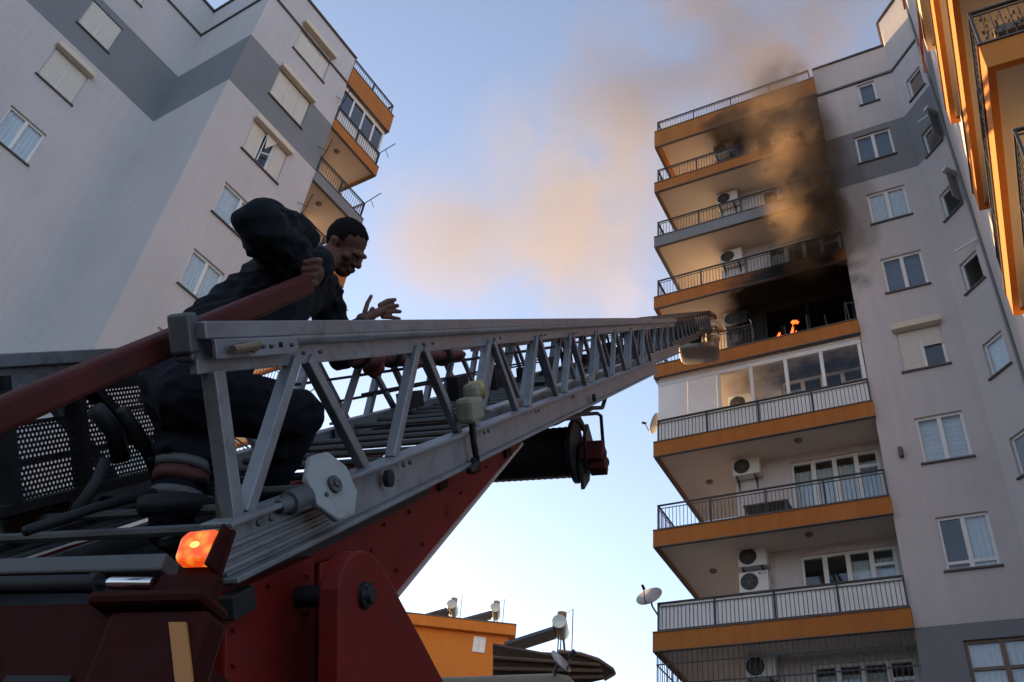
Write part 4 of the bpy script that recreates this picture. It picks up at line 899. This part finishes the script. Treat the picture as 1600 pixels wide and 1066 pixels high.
J = dict(pel=lat(292, 600, 1.86), spi=lat(345, 530, 1.84), che=lat(428, 462, 1.80), nec=lat(486, 418, 1.78), rsh=lat(448, 400, 1.66), rel=lat(404, 350, 1.58), rwr=lat(476, 420, 1.52),
         lsh=lat(505, 455, 1.95), lel=lat(532, 556, 1.95), lwr=lat(560, 510, 1.80), rhi=lat(305, 620, 1.76), rkn=lat(466, 648, 1.66), ran=lat(415, 770, 1.80), rfo=lat(460, 800, 1.75),
         lhi=lat(285, 615, 1.96), lkn=lat(292, 705, 1.80), lan=lat(265, 822, 1.80), lfo=lat(320, 850, 1.72))
sk = MB()
# head
E3 = lambda c, x, y, z: sk.ell(HP(*c), hr_*x, hf*y, hu*z, 20, 14)
E3((0, -.012, .035), .076, .094, .088); E3((0, .03, -.02), .064, .068, .085); E3((0, .052, -.082), .042, .040, .034); E3((0, .012, -.06), .060, .055, .045)
E3((0, .088, .012), .054, .016, .014); sk.capsule(HP(0, .088, .006), HP(0, .110, -.030), .010, .0145); E3((.012, .100, -.034), .011, .012, .008); E3((-.012, .100, -.034), .011, .012, .008)
E3((0, .094, -.060), .026, .012, .007); E3((0, .091, -.071), .022, .012, .007); E3((.045, .062, -.018), .020, .022, .018); E3((-.045, .062, -.018), .020, .022, .018)
for sx in (1, -1): E3((sx*.080, -.008, -.005), .010, .020, .034); E3((sx*.084, -.012, .012), .010, .018, .016)
sk.capsule(HP(0, -.02, -.05), J['nec'], .055, .062); sk.capsule(J['nec'], J['che'], .06, .09)
# torso core and limbs inside the clothes
sk.capsule(J['che'], J['spi'], .10, .09); sk.capsule(J['spi'], J['pel'], .09, .10)
for a, b, ra, rb2 in (('che', 'rsh', .07, .05), ('rsh', 'rel', .045, .036), ('rel', 'rwr', .038, .026), ('che', 'lsh', .07, .05), ('lsh', 'lel', .045, .036), ('lel', 'lwr', .038, .026),
                     ('pel', 'rhi', .08, .07), ('rhi', 'rkn', .07, .05), ('rkn', 'ran', .05, .035), ('pel', 'lhi', .08, .07), ('lhi', 'lkn', .07, .05), ('lkn', 'lan', .05, .035), ('ran', 'rfo', .035, .03), ('lan', 'lfo', .035, .03)): sk.capsule(J[a], J[b], ra, rb2)
# right fist on the bar
fx = lat(490, 426, 1.45)
ax_ = (a1-a0).normalized()
sk.capsule(J['rwr'], fx, .028, .036); sk.ell(fx, imR*.034, imU*.046, toC*.03)
for i in range(4):
    k0 = fx+imU*(.040-.024*i)+imR*(.020-.004*i)+toC*.012; k1 = k0+toC*.030-imR*.012; k2 = k1-imR*.034-imU*.006+toC*.004; sk.capsule(k0, k1, .0125, .0115, 8); sk.capsule(k1, k2, .0115, .010, 8)
sk.capsule(fx+imU*.03-imR*.02, fx+imU*.012-imR*.03+toC*.035, .013, .011, 8); sk.capsule(fx+imU*.012-imR*.03+toC*.035, fx-imU*.012-imR*.01+toC*.045, .011, .009, 8)
# left open hand beyond the rail
pm0, pm1 = lat(566, 499, 1.80), lat(598, 485, 1.80)
sk.capsule(J['lwr'], pm0, .026, .030); sk.ell(pm0.lerp(pm1, .45), (pm1-pm0).normalized()*.052, imU*.042, toC*.02); sk.capsule(pm0, pm1, .022, .022)
pxm = lambda x, y: lat(x, y, 1.80)
for (x0, y0, x1, y1, x2, y2, r_) in ((594, 477, 606, 470, 617, 468.5, .0125), (598, 483, 611, 478, 621, 478, .013), (600, 489, 614, 486.5, 625, 487, .0125), (598, 495, 611, 496, 624, 498.5, .0115)):
    sk.capsule(pxm(x0, y0), pxm(x1, y1), r_*1.1, r_, 8); sk.capsule(pxm(x1, y1), pxm(x2, y2), r_, r_*.85, 8)
sk.capsule(pxm(570, 488), pxm(574, 474), .013, .011, 8); sk.capsule(pxm(574, 474), pxm(580, 463), .011, .0095, 8)
body = fuse(sk, 'body', M_skin, man, .0042, 3)
# clothing
jk = MB()
jk.ell(J['che'].lerp(J['spi'], .2), (J['nec']-J['spi']).normalized()*.22, (J['rsh']-J['lsh']).normalized()*.20, toC*.13+imU*.03)
jk.capsule(J['che'], J['spi'], .155, .15); jk.capsule(J['spi'], J['pel'], .15, .155); jk.capsule(J['nec'].lerp(J['che'], .3), J['che'], .085, .13)
jk.capsule(J['nec'], J['nec'].lerp(HP(0, -.04, -.07), .35), .086, .068); jk.capsule(J['che'], J['rsh'], .11, .095); jk.capsule(J['rsh'], J['rel'], .092, .080); jk.capsule(J['rel'], J['rwr'], .078, .048)
jk.capsule(J['che'], J['lsh'], .11, .09); jk.capsule(J['lsh'], J['lel'], .085, .066); jk.capsule(J['lel'], J['lwr'], .064, .042)
jk.ell(J['rel']-imR*.01+imU*.0, imR*.075, imU*.075, toC*.08)
jk.capsule(lat(420, 336, 1.62), lat(470, 372, 1.70), .06, .07)
random.seed(3)
for i in range(46):                                                      # soft folds
    a, b = random.choice((('rsh', 'rel'), ('rel', 'rwr'), ('che', 'spi'), ('spi', 'pel'), ('lsh', 'lel')))
    c0_ = J[a].lerp(J[b], random.uniform(.2, .75)); e = Vector((random.gauss(0, 1), random.gauss(0, 1), random.gauss(0, 1))).normalized()
    rr0 = {'rsh': .085, 'rel': .06, 'che': .15, 'spi': .148, 'lsh': .072}[a]; ax2 = (J[b]-J[a]).normalized(); e = (e-e.project(ax2)).normalized(); t2 = ax2.cross(e)+ax2*random.uniform(-.6, .6)
    jk.capsule(c0_+e*(rr0-.004)-t2*.035, c0_+e*(rr0-.004)+t2*.035, .012, .009, 8)
jko = fuse(jk, 'jacket', M_cloth, man, .0065, 3)
wrinkle(jko, .030, .11)
None and MB().lathe(J['nec'].lerp(HP(0, -.03, -.07), .15), (HP(0, -.02, -.05)-J['nec']), [(.078, -.03), (.074, .015), (.069, .02), (.066, .0)], 20).obj('collar', M_cloth, man, smooth=True)
tu = MB(); tu.capsule(J['pel'], J['rhi'], .15, .125); tu.capsule(J['pel'], J['lhi'], .15, .12); tu.capsule(J['rhi'], J['rkn'], .125, .092); tu.ell(J['rkn'], imR*.085, imU*.10, toC*.085); tu.capsule(J['rkn'], J['ran'], .088, .065); tu.capsule(J['lhi'], J['lkn'], .12, .085); tu.capsule(J['lkn'], J['lan'], .085, .068)
for i in range(20):
    a, b = random.choice((('rhi', 'rkn'), ('rkn', 'ran'), ('lhi', 'lkn'), ('lkn', 'lan'))); c0_ = J[a].lerp(J[b], random.random()); ax2 = (J[b]-J[a]).normalized(); e = ax2.cross(Vector((random.gauss(0, 1), random.gauss(0, 1), random.gauss(0, 1)))).normalized(); t2 = ax2.cross(e)+ax2*random.uniform(-.5, .5)
    tu.capsule(c0_+e*.085-t2*.05, c0_+e*.085+t2*.05, .014, .01, 8)
tro = fuse(tu, 'trousers', M_trou, man, .008, 3)
wrinkle(tro, .02, .11)
for k_, nm in (('lkn', 'lan'),):
    for f_, m_, w_ in ((.22, mat('grey reflective band', (.07, .07, .075), .6), .03), (.38, mat('red band', (.06, .006, .006), .7), .04), (.62, MATS['grey reflective band'], .03)):
        c0_ = J[k_].lerp(J[nm], f_); ax2 = (J[nm]-J[k_]).normalized(); MB().lathe(c0_, ax2, [(.086-.017*f_+.004, -w_/2), (.086-.017*f_+.007, 0), (.086-.017*f_+.004, w_/2)], 20).obj('leg_band', m_, man, smooth=True)
for a, b in (('ran', 'rfo'), ('lan', 'lfo')):
    sh = MB(); sh.capsule(J[a], J[b], .055, .045); sh.capsule(J[a]-LU*.03, J[b]-LU*.02, .05, .045)
    fuse(sh, 'boot', M_blk, man, .01, 2)
# hair, brows, eyes
hb_ = bmesh.new(); bmesh.ops.create_icosphere(hb_, subdivisions=5, radius=1)
kill = []
for v_ in hb_.verts:
    x, y, z = v_.co; v_.co = Vector((x*.0775, y*.0955-.012, z*.0905+.035))
    line = .062-.03*abs(v_.co.x)/.08 if v_.co.y > .02 else (.062-(.02-v_.co.y)*1.15)
    lim = .082+mnoise.noise(v_.co*60)*.006
    low = lim if v_.co.y > .035 else (.028 if abs(v_.co.x) > .05 and v_.co.y > -.01 else -.045)
    if v_.co.y > .03 and abs(v_.co.x) > .045: low = .07
    if v_.co.z < low: kill.append(v_)
    else:
        nn = mnoise.noise(v_.co*90)*.0025+mnoise.noise(v_.co*25)*.003; v_.co *= 1+nn/.09
bmesh.ops.delete(hb_, geom=kill, context='VERTS'); me = bpy.data.meshes.new('hair'); 
for v_ in hb_.verts: v_.co = HP(*v_.co)-foot
hb_.to_mesh(me); hb_.free(); me.materials.append(M_hair); me.polygons.foreach_set('use_smooth', [True]*len(me.polygons))
ho = bpy.data.objects.new('hair', me); COL.objects.link(ho); ho.parent = man; sm_ = ho.modifiers.new('thick', 'SOLIDIFY'); sm_.thickness = .003; sm_.offset = 0
for sx in (1, -1):
    MB().ell(HP(sx*.031, .084, -.006), hr_*.013, hf*.007, hu*.0055, 12, 8).obj('eye', mat('eye', (.06, .05, .045), .4), man, smooth=True)
    MB().tube([HP(sx*.012, .098, .014), HP(sx*.030, .0935, .019), HP(sx*.046, .0825, .016)], [.003, .0045, .002], 8).obj('eyebrow', M_hair, man, smooth=True)
MB().tube([HP(-.022, .093, -.066), HP(-.010, .1005, -.0655), HP(.010, .1005, -.0655), HP(.022, .093, -.066)], .0028, 6).obj('mouth', mat('lips', (.16, .05, .04), .5), man, smooth=True)
# the dark red bundle under the far rail
bg_ = MB()
for (x, y, rx, ry, p_) in ((545, 556, .05, .03, 2.15), (580, 563, .07, .05, 2.15), (625, 560, .07, .052, 2.15), (672, 556, .07, .042, 2.15), (712, 555, .06, .038, 2.15), (584, 576, .02, .045, 2.15), (645, 570, .03, .034, 2.15)): bg_.ell(lat(x, y, p_), LD*rx*1.9, LH*.07, LU*ry)
bg_.capsule(lat(540, 558, 2.15), lat(716, 555, 2.15), .05, .04); bg_.capsule(lat(584, 560, 2.15), lat(584, 584, 2.15), .03, .03)
bgt = thing('equipment_bundle', 'dark red bundle hanging under the ladder rail beside the man', 'bundle', lat(625, 560, 2.15), 0, world=True)
fuse(bg_, 'cover', mat('dark red cloth bundle', (.09, .018, .015), .8, var=.3, scale=12, bump=.4, bscale=30), bgt, .010, 2)
for x in (560, 610, 690): MB().lathe(lat(x, 555, 2.15), LD, [(.075, -.015), (.077, 0), (.075, .015)], 16).obj('strap', M_blk, bgt)
# firefighter in the basket
ff = thing('person', 'firefighter in tan striped coat standing in the rescue basket', 'person', bc-Zv*.25+BXr*.28, 0, world=True)
fc0 = bc+BXr*.42-BYf*.2-Zv*.33
fk = MB(); fk.ell(fc0+Zv*1.14, BXr*.085, BYf*.10, Zv*.12); fk.capsule(fc0+Zv*1.02, fc0+Zv*.9, .06, .08); fk.capsule(fc0+Zv*.82, fc0+Zv*.35, .15, .13)
for sx in (1, -1): fk.capsule(fc0+BXr*.09*sx+Zv*.3, fc0+BXr*.1*sx+Zv*.2-BYf*.12, .08, .07); fk.capsule(fc0+BXr*.1*sx+Zv*.2-BYf*.12, fc0+BXr*.1*sx-Zv*.0, .07, .05); fk.capsule(fc0+BXr*.2*sx+Zv*.85, fc0+BXr*.26*sx+Zv*.6-BYf*.05, .06, .05); fk.capsule(fc0+BXr*.26*sx+Zv*.6-BYf*.05, fc0+BXr*.14*sx+Zv*.5-BYf*.3, .05, .035); fk.ell(fc0+BXr*.13*sx+Zv*.5-BYf*.34, BXr*.04, BYf*.055, Zv*.035)
fuse(fk, 'body', mat('firefighter skin', (.25, .13, .09), .6), ff, .02, 2)
ck = MB(); ck.capsule(fc0+Zv*.84, fc0+Zv*.25, .20, .19)
for sx in (1, -1): ck.capsule(fc0+BXr*.18*sx+Zv*.86, fc0+BXr*.27*sx+Zv*.6-BYf*.05, .085, .072); ck.capsule(fc0+BXr*.27*sx+Zv*.6-BYf*.05, fc0+BXr*.15*sx+Zv*.5-BYf*.27, .07, .055)
fuse(ck, 'coat', mat('tan coat', (.34, .22, .12), .8, var=.2, scale=8), ff, .02, 2)
for z in (.35, .55, .74): MB().lathe(fc0+Zv*z, Zv, [(.212, -.025), (.214, 0), (.212, .025)], 20).obj('reflective_band', mat('pale reflective band', (.62, .58, .45), .4), ff, smooth=True)
hm = MB(); hm.lathe(fc0+Zv*1.14, Zv, [(.155, .0), (.15, .03), (.128, .04), (.122, .1), (.08, .165), (.001, .185)], 20); hm.obj('helmet', mat('dark red helmet', (.18, .03, .03), .4), ff, smooth='auto')

# ================================================================== FIRE AND SMOKE
def flame(loc, h, label):
    f = MB(); loc = Vector(loc)
    for i in range(5):
        b = loc+Vector((random.uniform(-.07, .07), random.uniform(-.05, .05), 0)); hh = h*random.uniform(.5, 1); w_ = .05*random.uniform(.6, 1.2)
        f.tube([b, b+Vector((.02, 0, hh*.25)), b+Vector((-.02, .02, hh*.55)), b+Vector((.03, 0, hh))], [w_*.6, w_, w_*.6, .004], 10)
    o = f.obj('flame', mat('flame', (1, .3, .05), .5, emit=(1.0, .09, .015), es=1.2), None, smooth=True); tag(o, label, 'flame', 'flames in the burning room'); return o
flame(rloc(3.9, .2, 11.62), .42, 'left small orange flame on the burning balcony beside the end of the railing')
flame(rloc(4.32, .2, 11.62), .55, 'right taller red flame on the burning balcony')
flame(rloc(4.36, .22, 12.22), .16, 'tiny red flame floating above the right flame')
def smoke(c, r, dens, col, aniso=.35, nscale=.6, detail=5, thr=(.40, .62), rot=0, soft=(0, .75)):
    b = bmesh.new(); bmesh.ops.create_icosphere(b, subdivisions=3, radius=1); me = bpy.data.meshes.new('smoke'); b.to_mesh(me); b.free()
    o = bpy.data.objects.new('smoke', me); COL.objects.link(o); o.location = c; o.scale = r; o.rotation_euler = (0, 0, rot) if not isinstance(rot, tuple) else rot; o['kind'] = 'stuff'
    M = bpy.data.materials.new('smoke'); M.use_nodes = True; t = M.node_tree; t.nodes.remove(t.nodes['Principled BSDF']); out = t.nodes['Material Output']
    pv_ = node(t, 'ShaderNodeVolumePrincipled'); pv_.inputs['Color'].default_value = (*col, 1); pv_.inputs['Anisotropy'].default_value = aniso
    tc = node(t, 'ShaderNodeTexCoord'); ln = node(t, 'ShaderNodeVectorMath', operation='LENGTH'); t.links.new(tc.outputs['Object'], ln.inputs[0])
    fo = node(t, 'ShaderNodeMapRange', interpolation_type='SMOOTHSTEP'); fo.inputs[1].default_value = 1.0; fo.inputs[2].default_value = 1-soft[1]; fo.inputs[3].default_value = 0; fo.inputs[4].default_value = 1; t.links.new(ln.outputs['Value'], fo.inputs[0])
    ge = node(t, 'ShaderNodeNewGeometry'); nz = node(t, 'ShaderNodeTexNoise'); nz.inputs['Scale'].default_value = nscale; nz.inputs['Detail'].default_value = detail; nz.inputs['Roughness'].default_value = .6; nz.inputs['Distortion'].default_value = .6
    t.links.new(ge.outputs['Position'], nz.inputs['Vector'])
    th = node(t, 'ShaderNodeMapRange', interpolation_type='SMOOTHSTEP'); th.inputs[1].default_value = thr[0]; th.inputs[2].default_value = thr[1]; t.links.new(nz.outputs[0], th.inputs[0])
    m1 = node(t, 'ShaderNodeMath', operation='MULTIPLY'); t.links.new(fo.outputs[0], m1.inputs[0]); t.links.new(th.outputs[0], m1.inputs[1])
    m2 = node(t, 'ShaderNodeMath', operation='MULTIPLY'); t.links.new(m1.outputs[0], m2.inputs[0]); m2.inputs[1].default_value = dens; t.links.new(m2.outputs[0], pv_.inputs['Density'])
    t.links.new(pv_.outputs[0], out.inputs['Volume']); me.materials.append(M); return o
dk_, dg, bn, gy = (.035, .028, .024), (.15, .115, .085), (.43, .30, .19), (.47, .385, .25)
smoke(rloc(4.85, -.1, 14.2), (1.4, 1.0, .9), 2.2, dk_, nscale=1.4, detail=6, thr=(.28, .62), rot=RB_ROT)
smoke(rloc(5.9, -.6, 15.6), (.85, .8, 2.3), 4.2, dg, nscale=.9, detail=8, thr=(.26, .66), rot=RB_ROT, soft=(0, .9))
smoke(rloc(5.9, -.7, 18.4), (1.15, .9, 4.6), 1.7, dg, nscale=.8, detail=8, thr=(.32, .66), rot=RB_ROT, soft=(0, .9))
smoke(rloc(5.25, -1.2, 18.7), (1.75, 1.3, 6.6), 1.25, bn, nscale=1.1, detail=9, thr=(.41, .62), rot=RB_ROT, soft=(0, .85))
smoke(rloc(4.9, -1.0, 16.4), (1.0, 1.0, 3.0), 1.1, bn, nscale=1.3, detail=8, thr=(.40, .62), rot=RB_ROT, soft=(0, .9))
smoke(rloc(4.9, -.8, 22.6), (2.6, 1.5, 3.2), .55, (.40, .29, .19), nscale=.8, detail=8, thr=(.40, .64), rot=RB_ROT, soft=(0, .9))
smoke(rloc(3.6, .0, 22.3), (2.4, 1.2, 1.5), .35, dg, nscale=1.2, detail=6, thr=(.38, .62), rot=RB_ROT)
smoke(rloc(4.8, .3, 26.0), (4.2, 2.6, 4.0), .22, (.36, .28, .21), nscale=.55, detail=7, thr=(.36, .66), rot=RB_ROT, aniso=.2)
smoke(rloc(2.5, 2.0, 32.0), (10.5, 5, 7.0), .20, (.36, .29, .22), nscale=.28, detail=7, thr=(.34, .68), rot=RB_ROT, aniso=.2)
smoke(rloc(-3.8, 4, 26.0), (7.0, 5, 7.0), .13, gy, nscale=.28, detail=7, thr=(.34, .70), rot=RB_ROT, aniso=.2)
smoke(at(845, 380, 40), (10, 7, 7.5), .105, gy, nscale=.17, detail=7, thr=(.30, .70), aniso=.2)
smoke(at(690, 370, 38), (6.2, 6, 5.8), .115, gy, nscale=.22, detail=7, thr=(.30, .70), aniso=.2)
smoke(at(900, 220, 42), (11, 7, 6.0), .085, gy, nscale=.22, detail=7, thr=(.34, .70), aniso=.2)
smoke(at(985, 468, 31), (2.8, 2.6, 2.6), .13, (.66, .50, .26), nscale=.5, detail=6, thr=(.30, .68), aniso=.3, soft=(0, .95))
